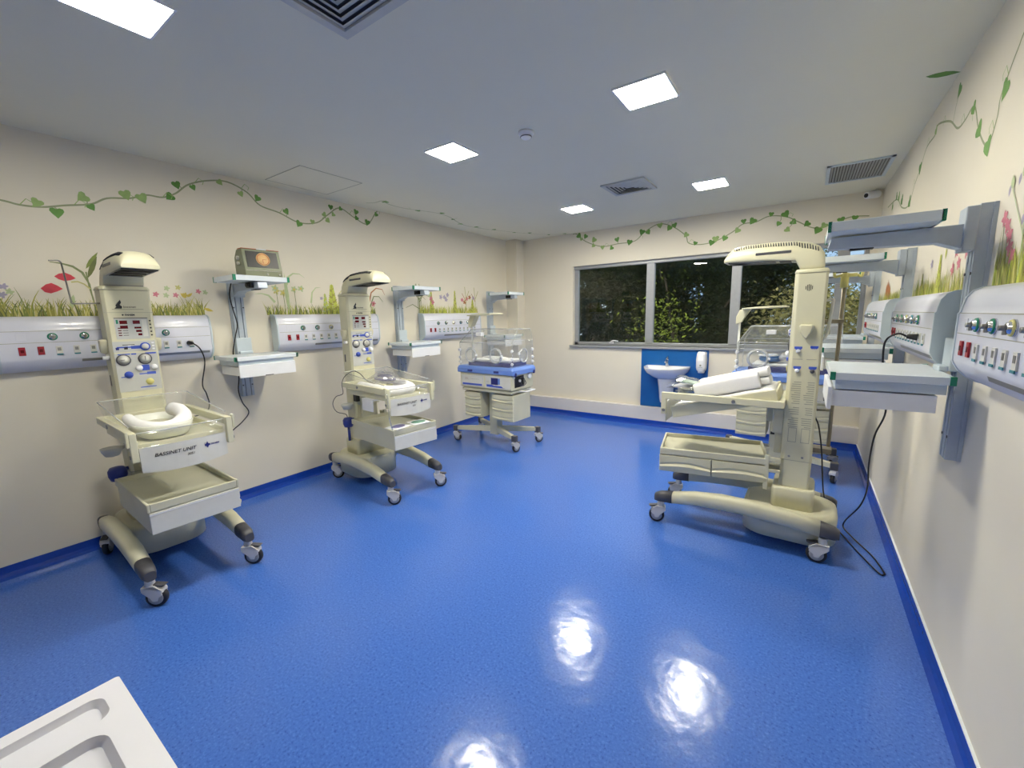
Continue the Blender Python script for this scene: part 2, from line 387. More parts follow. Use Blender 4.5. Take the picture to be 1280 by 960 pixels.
def vent(x, y, label):
    t = thing('ceiling_vent', label, 'air vent', (x, y, H), 0, 'square four-way ceiling vents')
    h = .20; b = MB()
    for a in range(4):
        b.x = Matrix.Rotation(a*PI/2, 4, 'Z'); b.prism([(-h, -h), (h, -h), (h-.035, -h+.035), (-h+.035, -h+.035)], 'z', -.014, -.0005)
    b.build('frame', 'greypanel', t)
    b = MB(); b.box(-h+.03, h-.03, -h+.03, h-.03, -.003, -.0008); b.build('duct_backing', pm('duct_grey', (70, 74, 84), .7), t)
    b = MB()
    for a in range(4):
        b.x = Matrix.Rotation(a*PI/2, 4, 'Z')
        for k in range(5):
            r = h-.037-k*.031; w_ = .0255 if k < 4 else r-.002
            b.add([(-r, -r, -.004), (r, -r, -.004), (r-w_, -r+w_, -.015), (-r+w_, -r+w_, -.015), (-r, -r, -.002), (r, -r, -.002), (r-w_, -r+w_, -.013), (-r+w_, -r+w_, -.013)],
                  [(0, 1, 2, 3), (4, 7, 6, 5), (0, 4, 5, 1), (2, 6, 7, 3), (0, 3, 7, 4), (1, 5, 6, 2)])
    b.build('louvres', 'greypanel', t)
vent(2.50, 4.17, 'square louvred vent on the ceiling between the two farther light pairs')
vent(2.475, 1.16, 'louvred ceiling vent cut off by the top edge of the photo')
t = thing('return_grille', 'long grey slatted ceiling grille beside the right wall', 'air grille', (4.215, 4.99, H))
b = MB(); hx, hy = .215, .30
for q in (b.box(-hx, hx, -hy, -hy+.025, -.012, -.0005), b.box(-hx, hx, hy-.025, hy, -.012, -.0005), b.box(-hx, -hx+.025, -hy, hy, -.012, -.0005), b.box(hx-.025, hx, -hy, hy, -.012, -.0005)): pass
b.build('frame', 'alu_l', t)
b = MB(); b.box(-hx+.02, hx-.02, -hy+.02, hy-.02, -.003, -.0008); b.build('duct_backing', 'black', t)
b = MB()
for k in range(19):
    x = -hx+.03+k*.0205
    b.prism([(x, -.004), (x+.010, -.012), (x+.012, -.011), (x+.002, -.003)], 'y', -hy+.024, hy-.024)
b.build('slats', 'frame', t)
t = thing('smoke_detector', 'small round white smoke detector on the ceiling', 'smoke detector', (2.368, 2.60, H))
b = MB(); b.lathe([(.05, -.0005), (.052, -.012), (.045, -.018), (.036, -.020)], (0, 0, 0)); b.build('base', 'white', t)
b = MB(); b.lathe([(.036, -.019), (.034, -.034), (.022, -.042), (.004, -.043)], (0, 0, 0)); b.build('sensor_cap', 'white', t)
b = MB(); b.torus((0, 0, -.030), .0345, .0035, 'z'); b.build('vent_ring', 'dark', t)
t = thing('ceiling_hatch', 'flush access hatch outlined in the ceiling near the left wall', 'access hatch', (.42, 2.31, H))
b = MB(); b.box(-.262, .262, -.272, .272, -.002, -.0005); b.build('hatch_board', 'ceil', t)
b = MB()
for a in (-1, 1):
    b.box(-.27, .27, a*.276-.003, a*.276+.003, -.0025, -.0005); b.box(a*.266-.003, a*.266+.003, -.276, .276, -.0025, -.0005)
b.build('shadow_gap', 'inkgrey', t)
t = thing('security_camera', 'small white bullet camera high in the far right corner', 'camera', (4.40, 5.82, 2.64))
b = MB(); b.cyl((-.05, -.06, -.005), (.05, .03, .01), .032, .034); b.build('body', 'white', t, bevel=.004)
b = MB(); b.cyl((-.055, -.0645, -.006), (-.049, -.059, -.005), .020); b.build('lens', 'black', t)
b = MB(); b.tube([(.02, .0, .03), (.03, .03, .05), (.03, .07, .05)], .012); b.cyl((.03, .068, .05), (.03, .079, .05), .03); b.build('bracket', 'pale', t)

# ------------------------------------------------------------------ painted murals (flat paint on the walls)
class Art:
    """flat painted shapes in wall coordinates (s along the wall, z up)"""
    def __init__(s, wall, seed):
        s.b = MB(); s.r = random.Random(seed); s.k = 0
        s.P = {'L': lambda a, z, o: (.0006+o, a, z), 'R': lambda a, z, o: (W-.0006-o, a, z), 'F': lambda a, z, o: (a, D-.0006-o, z), 'C': lambda a, z, o: (a, z, H-.0006-o)}[wall]
    def o(s): s.k += 1; return (s.k % 60)*.00004
    def poly(s, pts, mi):
        o = s.o(); s.b.add([s.P(a, z, o) for a, z in pts], [list(range(len(pts)))], mi)
    def ribbon(s, pts, w, mi):
        o = s.o(); L = []; Rr = []
        for i, (a, z) in enumerate(pts):
            p, q = pts[max(i-1, 0)], pts[min(i+1, len(pts)-1)]
            dx, dz = q[0]-p[0], q[1]-p[1]; l = math.hypot(dx, dz) or 1
            ww = w(i/(len(pts)-1)) if callable(w) else w
            L.append(s.P(a-dz/l*ww, z+dx/l*ww, o)); Rr.append(s.P(a+dz/l*ww, z-dx/l*ww, o))
        n = len(pts); s.b.add(L+Rr, [[i, i+1, n+i+1, n+i] for i in range(n-1)], mi)
    def blade(s, a, z, h, lean, w, mi):
        c = s.r.uniform(.0, .5)*lean
        s.ribbon([(a+lean*(t**2)+c*t*(1-t), z+h*(t-.18*abs(lean)/max(h, .01)*t*t)) for t in (0, .25, .5, .75, 1)], lambda t: w*(1-t)**.7+.0004, mi)
    def leaf(s, a, z, l, ang, w, mi):
        d = (math.cos(ang), math.sin(ang)); n = (-d[1], d[0])
        prof = [(0, 0), (.2, .7), (.45, 1), (.7, .75), (1, 0), (.7, -.75), (.45, -1), (.2, -.7)]
        s.poly([(a+d[0]*t*l+n[0]*q*w, z+d[1]*t*l+n[1]*q*w) for t, q in prof], mi)
    def heart(s, a, z, l, ang, mi):
        d = (math.cos(ang), math.sin(ang)); n = (-d[1], d[0])
        prof = [(.12, 0), (0, .22), (.08, .46), (.3, .52), (.6, .34), (.85, .12), (1, 0), (.85, -.12), (.6, -.34), (.3, -.52), (.08, -.46), (0, -.22)]
        s.poly([(a+d[0]*(t-.4)*l+n[0]*q*l, z+d[1]*(t-.4)*l+n[1]*q*l) for t, q in prof], mi)
    def flower(s, a, z, r, mi, cm=YE):
        for k in range(5): s.leaf(a, z, r, 2*PI*k/5+s.r.uniform(-.2, .2), r*.3, mi)
        s.poly([(a+r*.28*math.cos(i*PI/4), z+r*.28*math.sin(i*PI/4)) for i in range(8)], cm)
    def grass(s, a0, a1, z, h, n, cols, lean=.3, w=.004):
        for k in range(n):
            a = s.r.uniform(a0, a1); hh = h*s.r.uniform(.45, 1.0)*(1 if s.r.random() < .9 else 1.3)
            s.blade(a, z, hh, s.r.uniform(-lean, lean)*hh, w*s.r.uniform(.6, 1.3), s.r.choice(cols))
    def fern(s, a, z, h, w, mi, mi2):
        for k in range(13):
            t = k/13
            for sg in (-1, 1): s.leaf(a, z+h*t, w*(1-t*.75), PI/2-sg*(1.05-.5*t), w*.17, mi if (k+sg) % 3 else mi2)
        s.leaf(a, z+h*.85, h*.18, PI/2, w*.2, mi)
        s.ribbon([(a, z), (a, z+h*.5), (a, z+h)], .003, mi2)
    def done(s, name, label, mats, cat='wall painting'): return tag(s.b.build(name, mats), label, cat)

A = Art('L', 3)                                                           # above the nearest left panel, in two stretches either side of the warmer
A.grass(.42, 1.25, 1.588, .12, 270, [OL, OL, GR, ST, ST, DK], .45); A.grass(.42, .62, 1.588, .19, 20, [OL, ST, GR], .5)
A.grass(1.22, 1.52, 1.588, .11, 130, [OL, OL, GR, ST, DK], .45); A.grass(1.40, 1.53, 1.588, .15, 30, [OL, ST], .6)
for z0, pts in ((0, [(.66, 1.765), (.685, 1.79), (.71, 1.80), (.735, 1.785), (.757, 1.765), (.73, 1.748), (.70, 1.735), (.675, 1.742)]), (1, [(.728, 1.842), (.75, 1.86), (.78, 1.868), (.805, 1.855), (.825, 1.835), (.80, 1.822), (.77, 1.815), (.745, 1.825)])): A.poly(pts, RD)
A.ribbon([(.89, 1.59), (.893, 1.66), (.89, 1.71), (.882, 1.78), (.88, 1.83), (.878, 1.88)], .004, SM)
A.ribbon([(.89, 1.70), (.885, 1.80), (.86, 1.875), (.82, 1.91), (.77, 1.925), (.72, 1.93)], lambda t: .006*(1-abs(2*t-1))+.002, SM)
A.leaf(.88, 1.90, .135, math.atan2(.11, .07), .012, GR); A.leaf(.882, 1.84, .16, math.atan2(.14, .06), .014, DK)
A.ribbon([(.885, 1.77), (.86, 1.80), (.83, 1.815), (.80, 1.81)], .004, ST); A.leaf(.80, 1.73, .10, -1.8, .012, PG)
for a, z, c in ((.51, 1.77, LI), (.53, 1.74, PG), (.50, 1.72, LI), (1.23, 1.745, PK), (1.29, 1.74, PG), (1.35, 1.742, PK), (1.41, 1.745, YE), (1.50, 1.775, PK), (1.37, 1.80, ST), (1.30, 1.79, PG), (1.545, 1.77, PG)): A.flower(a, z, .022, c, c)
A.leaf(1.52, 1.645, .07, -.35, .012, YE); A.leaf(1.41, 1.72, .05, 2.2, .01, YE); A.leaf(1.42, 1.73, .05, .7, .01, YE)
A.done('flower_mural', 'painted grass with two red petals above the nearest left gas panel', PAINT)

A = Art('L', 5)
A.grass(2.0, 3.16, 1.588, .10, 300, [OL, GR, GR, ST, LM, DK], .4); A.grass(3.0, 3.16, 1.588, .07, 25, [ST, PG], .4)
for a, z in ((2.10, 1.80), (2.16, 1.785), (2.265, 1.82), (2.09, 1.825), (2.33, 1.83)): A.flower(a, z, .035, PG if z > 1.8 else ST, YE)
for a, l in ((2.10, .2), (2.16, .19), (2.265, .22)): A.ribbon([(a, 1.59), (a+.005, 1.59+l*.5), (a, 1.59+l)], .0025, SM)
A.leaf(2.20, 1.60, .37, PI/2+.04, .018, PG); A.ribbon([(2.20, 1.86), (2.22, 1.93), (2.27, 1.965), (2.33, 1.965), (2.38, 1.93)], lambda t: .010*(1-t)+.001, PG)
A.ribbon([(2.08, 1.70), (2.03, 1.76), (1.97, 1.775), (1.92, 1.77)], lambda t: .010*(1-t)+.001, PG)
A.ribbon([(2.42, 1.70), (2.44, 1.80), (2.48, 1.845), (2.53, 1.85)], lambda t: .008*(1-t)+.001, PG)
A.flower(2.53, 1.745, .02, LI, LI)
A.fern(2.65, 1.59, .29, .085, LM, OL); A.fern(2.57, 1.59, .20, .05, LM, PG); A.fern(2.73, 1.59, .18, .05, LM, OL)
A.ribbon([(2.74, 1.74), (2.73, 1.80), (2.76, 1.83), (2.79, 1.82), (2.785, 1.79)], .004, ST)
A.ribbon([(3.08, 1.59), (3.08, 1.75), (3.04, 1.85), (2.98, 1.90)], lambda t: .007*(1-t)+.002, RU); A.ribbon([(3.08, 1.70), (3.12, 1.82), (3.19, 1.87), (3.27, 1.86), (3.30, 1.80)], lambda t: .007*(1-t)+.002, RU)
A.ribbon([(3.09, 1.66), (3.15, 1.78), (3.22, 1.78), (3.27, 1.72)], lambda t: .006*(1-t)+.002, SM); A.flower(3.14, 1.70, .035, PK, RU)
A.done('flower_mural', 'painted daffodils and ferns above the middle left gas panel', PAINT)

A = Art('L', 7)
A.grass(3.82, 4.95, 1.588, .11, 300, [LM, LM, OL, ST, GR], .35, .005)
for a, h in ((4.03, .27), (4.47, .30), (4.84, .20)): A.fern(a, 1.59, h, .06, LM, OL)
for e in ((3.60, 1.66), (3.68, 1.80), (3.72, 1.90), (3.98, 1.80), (3.93, 1.76)):
    A.ribbon([(3.82, 1.59), (3.82, 1.59+(e[1]-1.59)*.8), ((3.82+e[0])/2, e[1]+.04), e], lambda t: .006*(1-t)+.002, SM)
A.ribbon([(3.84, 1.59), (3.85, 1.78), (3.83, 1.95)], .004, SM); A.ribbon([(3.80, 1.59), (3.80, 1.78), (3.78, 1.95)], .004, SM)
for a, z, c in ((4.02, 1.78, PK), (4.05, 1.73, PK), (4.0, 1.82, PG), (4.20, 1.80, LI), (4.27, 1.80, LI), (4.30, 1.77, LI), (4.33, 1.83, LI), (4.62, 1.77, PK), (4.67, 1.74, RU), (4.72, 1.79, PK), (4.78, 1.81, RU), (4.86, 1.80, LI)): A.flower(a, z, .035, c, c)
for a in (4.70, 4.90): A.ribbon([(a, 1.60), (a, 1.80), (a-.02, 1.95)], .004, OL); A.ribbon([(a, 1.78), (a+.07, 1.90)], .004, OL); A.ribbon([(a, 1.75), (a-.08, 1.86)], .004, RU)
A.done('flower_mural', 'painted grass and small pink flowers above the far left gas panel', PAINT)

A = Art('R', 9)
A.grass(1.0, 2.40, 1.588, .13, 300, [LM, LM, OL, ST, GR], .3, .006); A.fern(1.95, 1.59, .24, .06, LM, OL); A.grass(2.15, 2.42, 1.588, .17, 40, [LM, OL], .2, .007)
for a, z in ((2.40, 1.83), (2.36, 1.80), (2.33, 1.765), (2.31, 1.72), (2.28, 1.69), (2.05, 1.80), (1.9, 1.78)): A.ribbon([(a-.04, 1.60), (a-.02, (1.6+z)/2), (a, z)], .003, SM); A.flower(a, z, .032, PK, PK)
for a, z in ((2.36, 1.92), (2.28, 1.94), (2.22, 1.90), (2.25, 1.99), (2.12, 1.93), (2.2, 1.80)): A.ribbon([(2.20, 1.62), (2.21, 1.75), (a, z)], .0025, PG); A.leaf(a, z, .05, 1.3, .016, PG); A.leaf(a+.03, z+.02, .04, -1.4, .012, LI)
A.done('flower_mural', 'painted grass with pink blooms above the nearest right gas panel', PAINT)
A = Art('R', 11)
A.grass(2.62, 3.85, 1.588, .11, 260, [LM, OL, ST, GR], .3, .006); A.fern(3.24, 1.59, .20, .07, LM, OL); A.fern(3.62, 1.59, .13, .05, OL, GR)
for a, z in ((2.96, 1.78), (2.90, 1.72), (2.80, 1.76), (2.99, 1.70), (2.7, 1.74)): A.flower(a, z, .035, PK, PK)
A.leaf(3.14, 1.76, .06, 1.4, .012, LM); A.flower(3.42, 1.76, .03, LI, LI)
A.done('flower_mural', 'painted tall fern and pink flowers above the middle right gas panel', PAINT)
A = Art('R', 13)
A.grass(4.2, 5.45, 1.588, .08, 200, [LM, OL, ST, GR], .3, .007)
for k in range(6): A.leaf(4.80+.04*k, 1.59, .12+.02*(3-abs(k-3)), 1.5, .03, RU)
A.done('flower_mural', 'painted rust-coloured clump above the far right gas panel', PAINT)

def vine(wall, name, label, stem, leaves, ls, w=.0055, seed=1, hang=True, hs=1.0):
    A = Art(wall, seed); r = A.r
    sp = [(p[0], p[1]) for p in spline([(a, z, 0) for a, z in stem], 6)]
    A.ribbon(sp, w, 0)
    for a, z in leaves:
        q = min(sp, key=lambda p: (p[0]-a)**2+(p[1]-z)**2)
        A.ribbon([q, ((q[0]+a)/2+.01, (q[1]+z)/2), (a, z)], .003, 0)
        A.heart(a, z, ls*r.uniform(.75, 1.2), (-PI/2 if hang else 0)+r.uniform(-.9, .9), r.choice([1, 1, 2, 3]))
    for k in range(10, len(sp)-4, 14):
        p = sp[k]; A.ribbon([p, (p[0]+.03, p[1]+.04), (p[0]+.06, p[1]+.02), (p[0]+.05, p[1]-.005)], .0022, 3)
    return A.done(name, label, VINE)
vine('L', 'vine_mural', 'painted green ivy garland along the top of the left wall',
     [(-.6, 2.42), (-.1, 2.36), (.3, 2.30), (.566, 2.268), (.64, 2.255), (.734, 2.26), (.836, 2.289), (.96, 2.321), (1.047, 2.375), (1.168, 2.40), (1.262, 2.441), (1.356, 2.445), (1.44, 2.49), (1.531, 2.573), (1.667, 2.633), (1.807, 2.655), (1.948, 2.606), (2.042, 2.521), (2.204, 2.488), (2.377, 2.433), (2.556, 2.462), (2.684, 2.559), (2.817, 2.644), (2.98, 2.579), (3.136, 2.539), (3.25, 2.67), (3.28, 2.695)],
     [(.30, 2.33), (.714, 2.283), (.794, 2.24), (.927, 2.357), (.959, 2.303), (1.145, 2.421), (1.234, 2.418), (1.403, 2.459), (1.452, 2.555), (1.557, 2.56), (1.747, 2.64), (1.896, 2.585), (2.027, 2.576), (2.265, 2.513), (2.376, 2.424), (2.51, 2.463), (2.639, 2.551), (2.672, 2.502), (2.716, 2.635), (2.738, 2.568), (2.824, 2.639), (3.005, 2.641), (3.007, 2.58), (3.138, 2.559), (3.26, 2.66)], .058, seed=21)
vine('C', 'vine_mural', 'thin painted vine trailing across the ceiling corner',
     [(.18, 3.0), (.257, 3.05), (.381, 3.055), (.319, 3.168), (.316, 3.396), (.428, 3.74), (.411, 3.978), (.309, 4.239), (.249, 4.468), (.296, 4.758), (.41, 5.064), (.591, 5.476), (.864, 5.783), (1.06, 5.88)],
     [(.36, 3.10), (.35, 3.55), (.47, 3.80), (.36, 4.10), (.26, 4.35), (.30, 4.62), (.38, 4.9), (.47, 5.25), (.62, 5.42), (.76, 5.72), (.98, 5.80)], .06, w=.005, seed=22, hang=False)
vine('F', 'vine_mural', 'painted ivy garland above the window',
     [(1.06, 2.695), (1.132, 2.683), (1.239, 2.586), (1.396, 2.508), (1.548, 2.469), (1.744, 2.483), (1.978, 2.492), (2.111, 2.592), (2.284, 2.667), (2.454, 2.619), (2.623, 2.487), (2.667, 2.388), (2.806, 2.356), (2.976, 2.377), (3.155, 2.46), (3.256, 2.534), (3.393, 2.541), (3.523, 2.585), (3.686, 2.554), (3.80, 2.485), (3.95, 2.40), (4.10, 2.42), (4.25, 2.47), (4.40, 2.46)],
     [(1.159, 2.66), (1.197, 2.61), (1.265, 2.64), (1.386, 2.5), (1.395, 2.577), (1.523, 2.462), (1.657, 2.439), (1.733, 2.542), (1.909, 2.487), (2.076, 2.597), (2.156, 2.586), (2.306, 2.65), (2.426, 2.602), (2.487, 2.627), (2.634, 2.493), (2.746, 2.379), (2.932, 2.366), (2.975, 2.404), (3.075, 2.40), (3.207, 2.472), (3.265, 2.567), (3.358, 2.557), (3.538, 2.605), (3.617, 2.492), (3.674, 2.585), (3.753, 2.491), (3.702, 2.416), (3.882, 2.454), (4.034, 2.416), (3.981, 2.375), (4.174, 2.454), (4.287, 2.459)], .066, seed=23)
vine('R', 'vine_mural', 'painted vine dipping along the top of the right wall',
     [(1.6, 2.60), (2.1, 2.56), (2.45, 2.48), (2.531, 2.432), (2.595, 2.376), (2.651, 2.311), (2.656, 2.245), (2.728, 2.166), (2.879, 2.27), (2.976, 2.389), (3.035, 2.418), (3.136, 2.399), (3.26, 2.404), (3.442, 2.497), (3.729, 2.576), (3.782, 2.536), (3.995, 2.527), (4.125, 2.434), (4.255, 2.37), (4.408, 2.26), (4.7, 2.30), (5.0, 2.42), (5.5, 2.45)],
     [(2.606, 2.331), (3.014, 2.407), (2.882, 2.275), (2.727, 2.164), (3.316, 2.60), (3.768, 2.557), (4.129, 2.441), (5.026, 2.447), (4.73, 2.36), (4.38, 2.277), (4.9, 2.42), (5.2, 2.40)], .075, seed=24)
A = Art('C', 25); A.leaf(4.36, 3.31, .15, .35, .03, 2)
A.done('leaf_mural', 'single painted green leaf on the ceiling by the right wall', VINE)

# ------------------------------------------------------------------ medical gas panels on the walls (local: +x out of the wall, +y along it)
PD = .105
def gas_panel(label, y, right=False):
    rz = PI if right else 0
    t = thing('medical_gas_panel', label, 'gas panel', (W-.0005 if right else .0005, y, 0), rz, 'medical gas panels on the walls')
    h = .55; d = PD
    prof = [(0, 1.592), (.052, 1.590), (.076, 1.578), (.091, 1.555), (.0975, 1.525), (.100, 1.505), (d, 1.500), (d, 1.335), (.100, 1.322), (.088, 1.300), (.066, 1.276), (.045, 1.262), (.03, 1.256), (0, 1.254)]
    b = MB(); b.prism(prof, 'y', -h+.012, h-.012, 0, True); b.build('body', 'panelw', t, bevel=.002)
    for sg in (-1, 1):
        b = MB(); c = [(x*1.035, 1.42+(z-1.42)*1.015) for x, z in prof]; c[0] = (0, c[0][1]); c[-1] = (0, c[-1][1])
        b.prism(c, 'y', sg*h, sg*(h-.013)); o = b.build('end_cap', 'alu_l', t, bevel=.002)
    b = MB()
    for z in (1.502, 1.432): b.box(d-.001, d+.0006, -h+.02, h-.02, z-.0012, z+.0012)
    b.build('seam', 'inkgrey', t)
    b = MB(); b.prism([(.094, 1.316), (.099, 1.318), (.094, 1.303), (.089, 1.301)], 'y', -.20, h-.03); b.build('utility_rail', 'steel', t)
    s0 = -h
    for k in range(12):
        if k == 7 and not right: pass
        y0 = s0+.10+k*.0775; red = k < 2
        b = MB()
        if red: b.box(d, d+.006, y0-.014, y0+.014, 1.358, 1.408)
        else:
            b.box(d, d+.005, y0-.014, y0+.014, 1.358, 1.406, 0)
            b.box(d+.005, d+.0062, y0-.008, y0+.008, 1.378, 1.398, 1)
        so = b.build('power_socket', ['red'] if red else ['pale', 'steel'], t, bevel=.0015)
        if not red: b = MB(); b.box(d+.004, d+.007, y0-.014, y0+.014, 1.352, 1.360); b.build('socket_tab', 'teal', so)
        else: b = MB(); b.box(d+.005, d+.0075, y0-.007, y0+.007, 1.375, 1.392); b.build('socket_face', 'readout', so)
    for k in range(5):
        y0 = s0+.235+k*.142
        b = MB(); b.lathe([(.023, d), (.023, d+.005), (.017, d+.008), (.015, d+.016), (.010, d+.018), (.004, d+.018)], (0, y0, 1.466), 'x', 18); g = b.build('gas_outlet', 'chrome', t)
        b = MB(); b.torus((d+.006, y0, 1.466), .019, .004, 'x', 20, 6); b.build('colour_ring', ['green', 'green', 'yellow', 'teal', 'green'][k], g)
        b = MB(); b.cyl((d+.016, y0, 1.466), (d+.030, y0, 1.466), .008, .007); b.box(d+.014, d+.022, y0-.004, y0+.004, 1.448, 1.466); b.build('outlet_nipple', 'steel', g)
    b = MB(); b.box(d, d+.002, s0+.085, s0+.125, 1.445, 1.485, 0); b.build('blank_plate', 'panelw', t, bevel=.001)
    return t
gas_panel('white gas panel on the left wall behind the nearest warmer', .97)
gas_panel('white gas panel on the left wall behind the second warmer', 2.57)
gas_panel('white gas panel on the left wall behind the incubator', 4.34)
gas_panel('large white gas panel on the right wall cut by the right edge of the photo', 1.74, True)
gas_panel('gas panel on the right wall with a black plug in it', 3.17, True)
gas_panel('farthest gas panel on the right wall, beside the window', 4.66, True)

# ------------------------------------------------------------------ wall rail shelf units
def shelf_unit(label, y, right=False, open_=0.0):
    t = thing('rail_shelf_unit', label, 'wall shelf', (W-.0005 if right else .0005, y, 0), PI if right else 0, 'rail mounted shelf units on the walls')
    b = MB(); b.prism([(0, -.053), (.012, -.053), (.012, -.047), (.045, -.045), (.045, -.026), (.034, -.024), (.034, -.018), (.045, -.016), (.045, .016), (.034, .018), (.034, .024), (.045, .026), (.045, .045), (.012, .047), (.012, .053), (0, .053)], 'z', .905, 1.905)
    r = b.build('wall_rail', 'alu', t)
    b = MB()
    for z in (1.0, 1.65):
        for q in (-.036, .036): b.cyl((.045, q, z), (.0475, q, z), .006, n=10)
    b.build('bolt', 'dark', r)
    b = MB(); b.box(.047, .072, -.058, .058, 1.27, 1.40); b.box(.072, .10, -.05, .05, 1.268, 1.29); b.build('lower_bracket', 'alu_l', t, bevel=.004)
    b = MB(); b.prism([(.0455, -.050), (.082, -.047), (.082, .047), (.0455, .050)], 'z', 1.735, 1.90); b.prism([(.078, 1.745), (.15, 1.775), (.50, 1.785), (.49, 1.832), (.078, 1.838)], 'y', -.036, .036)
    b.build('support_arm', 'alu', t, bevel=.004)
    b = MB(); b.box(.36, .43, -.062, -.036, 1.79, 1.83); b.cyl((.395, -.06, 1.81), (.395, -.078, 1.81), .016, n=14); b.box(.34, .42, -.02, .02, 1.776, 1.785); b.build('tilt_knob', 'black', t, bevel=.002)
    b = MB(); b.box(.17, .50, -.20, .20, 1.840, 1.872); b.box(.17, .50, -.205, -.20, 1.836, 1.874); b.box(.17, .50, .20, .205, 1.836, 1.874); b.box(.165, .17, -.205, .205, 1.836, 1.874); b.box(.50, .505, -.205, .205, 1.836, 1.874)
    u = b.build('upper_shelf', 'plate', t, bevel=.002)
    b = MB()
    for a in (.163, .495):
        for q in (-.2, .192): b.box(a, a+.012, q-.006, q+.013, 1.8345, 1.8755)
    b.build('corner_cap', 'green', u)
    b = MB(); b.box(.085, .455, -.24, .24, 1.237, 1.268); l = b.build('lower_shelf', 'plate', t, bevel=.003)
    b = MB()
    for a in (.083, .437):
        for q in (-.242, .222): b.box(a, a+.018, q+.001, q+.019, 1.2362, 1.2690)
    b.build('corner_cap', 'green', l)
    b = MB(); b.box(.10, .435, -.21, .21, 1.196, 1.236); b.build('drawer_case', 'alu_l', t, bevel=.002)
    b = MB(); b.box(.11+open_, .43+open_, -.205, .205, 1.122, 1.190); dr = b.build('drawer', 'white', t, bevel=.002)
    b = MB(); b.box(.43+open_, .446+open_, -.215, .215, 1.108, 1.204); b.build('drawer_front', 'white', dr, bevel=.003)
    b = MB(); b.box(.446+open_, .450+open_, -.03, .03, 1.108, 1.114); b.build('finger_pull', 'dark', dr)
    return t
shelf_unit('wall shelf with drawer holding the small olive monitor', 1.755)
shelf_unit('wall shelf with drawer to the right of the second warmer', 3.475)
shelf_unit('wall shelf in the far corner behind the left incubator', 5.22)
shelf_unit('large wall shelf with green corner caps, nearest on the right', 2.53, True, .012)
shelf_unit('right wall shelf just beyond the black plug', 3.93, True)
shelf_unit('farthest right wall shelf, beside the window', 5.46, True)

# small monitor on the first shelf
t = thing('bedside_monitor', 'small olive monitor with a round tan dial on its dark screen', 'monitor', (.36, 1.805, 1.8745), math.radians(-4))
b = MB(); b.prism([(-.09, 0), (.095, 0), (.095, .05), (.060, .205), (-.04, .205), (-.09, .15)], 'y', -.135, .135); b.build('housing', 'olive', t, bevel=.006)
ang = math.atan2(.035, .155); fx = Matrix.Translation((.095, 0, .05)) @ Matrix.Rotation(-ang, 4, 'Y')
b = MB(); b.x = fx; b.box(0, .003, -.112, .112, .018, .142); b.build('screen', 'black', t)
b = MB(); b.x = fx; b.lathe([(.050, .003), (.050, .0045), (.001, .0045)], (0, .005, .083), 'x', 28); dl = b.build('dial', 'tan', t)
b = MB(); b.x = fx; b.torus((.0046, .005, .083), .042, .0022, 'x', 28, 6); b.box(.0045, .0055, .0, .004, .05, .083); b.box(.0045, .0055, .004, .026, .080, .083); b.build('dial_marking', 'rust', dl)
b = MB(); b.box(-.02, .064, -.135, -.03, .2052, .2092, 0); b.box(-.02, .064, .04, .135, .2052, .2092, 0); b.box(-.03, .066, -.03, .04, .2052, .211, 1); b.build('top_strip', ['rust', 'white'], t)
b = MB(); b.box(.095, .0965, -.125, .125, .042, .046, 0); b.cyl((.094, .02, .02), (.103, .02, .02), .008); b.cyl((.094, .11, .02), (.103, .11, .02), .008); b.build('front_controls', 'chrome', t)
b = MB(); b.cyl((0, -.134, .14), (0, -.15, .14), .014); b.cyl((0, -.134, .10), (0, -.15, .10), .012); b.build('side_port', 'pale', t)

# ------------------------------------------------------------------ casters
def caster(parent, x, y, ang, r=.054, top=.165, trail=.026, name='caster'):
    """swivel caster: forked housing, wheel, tyre, brake pedal"""
    X = Matrix.Translation((x, y, 0)) @ Matrix.Rotation(ang, 4, 'Z')
    b = MB(); b.x = X
    b.cyl((0, 0, r*2.0), (0, 0, top), .026, .022)
    for sg in (-1, 1):
        b.prism([(-.032, r*2.25), (.03, r*2.35), (trail+.036, r*1.75), (trail+.040, r*1.35), (trail+.018, r*1.05), (trail+.012, r*.72), (trail-.012, r*.72), (trail-.022, r*1.1), (-.030, r*1.7)], 'y', sg*.0195, sg*.026)
    b.prism([(-.034, r*1.75), (-.034, r*2.32), (.030, r*2.40), (trail+.040, r*1.85), (trail+.042, r*1.55), (trail+.022, r*2.06), (-.012, r*2.06)], 'y', -.026, .026)
    f = b.build(name, 'castw', parent, bevel=.003)
    b = MB(); b.x = X; b.lathe([(.006, -.018), (r*.4, -.019), (r*.70, -.0165), (r*.74, 0), (r*.70, .0165), (r*.4, .019), (.006, .018)], (trail, 0, r), 'y', 22); b.build('wheel', 'hub', f)
    b = MB(); b.x = X; b.lathe([(r*.70, -.0155), (r*.94, -.014), (r, -.007), (r, .007), (r*.94, .014), (r*.70, .0155)], (trail, 0, r), 'y', 26); b.build('tyre', 'tyre', f)
    b = MB(); b.x = X; b.prism([(.026, r*2.22), (trail+.040, r*2.12), (trail+.056, r*2.3), (.022, r*2.5)], 'y', -.018, .018); b.build('brake_pedal', 'dark', f, bevel=.002)
    return f

# ------------------------------------------------------------------ radiant warmers (local: +x away from the wall column, y sideways, origin on the floor by the rear casters)
def ring(c, rx, ry, rz_, n=16, p=3.0):
    """superellipse ring in the y-z plane"""
    out = []
    for i in range(n):
        a = 2*PI*i/n; ca, sa = math.cos(a), math.sin(a)
        out.append((c[0], c[1]+ry*math.copysign(abs(ca)**(2/p), ca), c[2]+rz_*math.copysign(abs(sa)**(2/p), sa)))
    return out

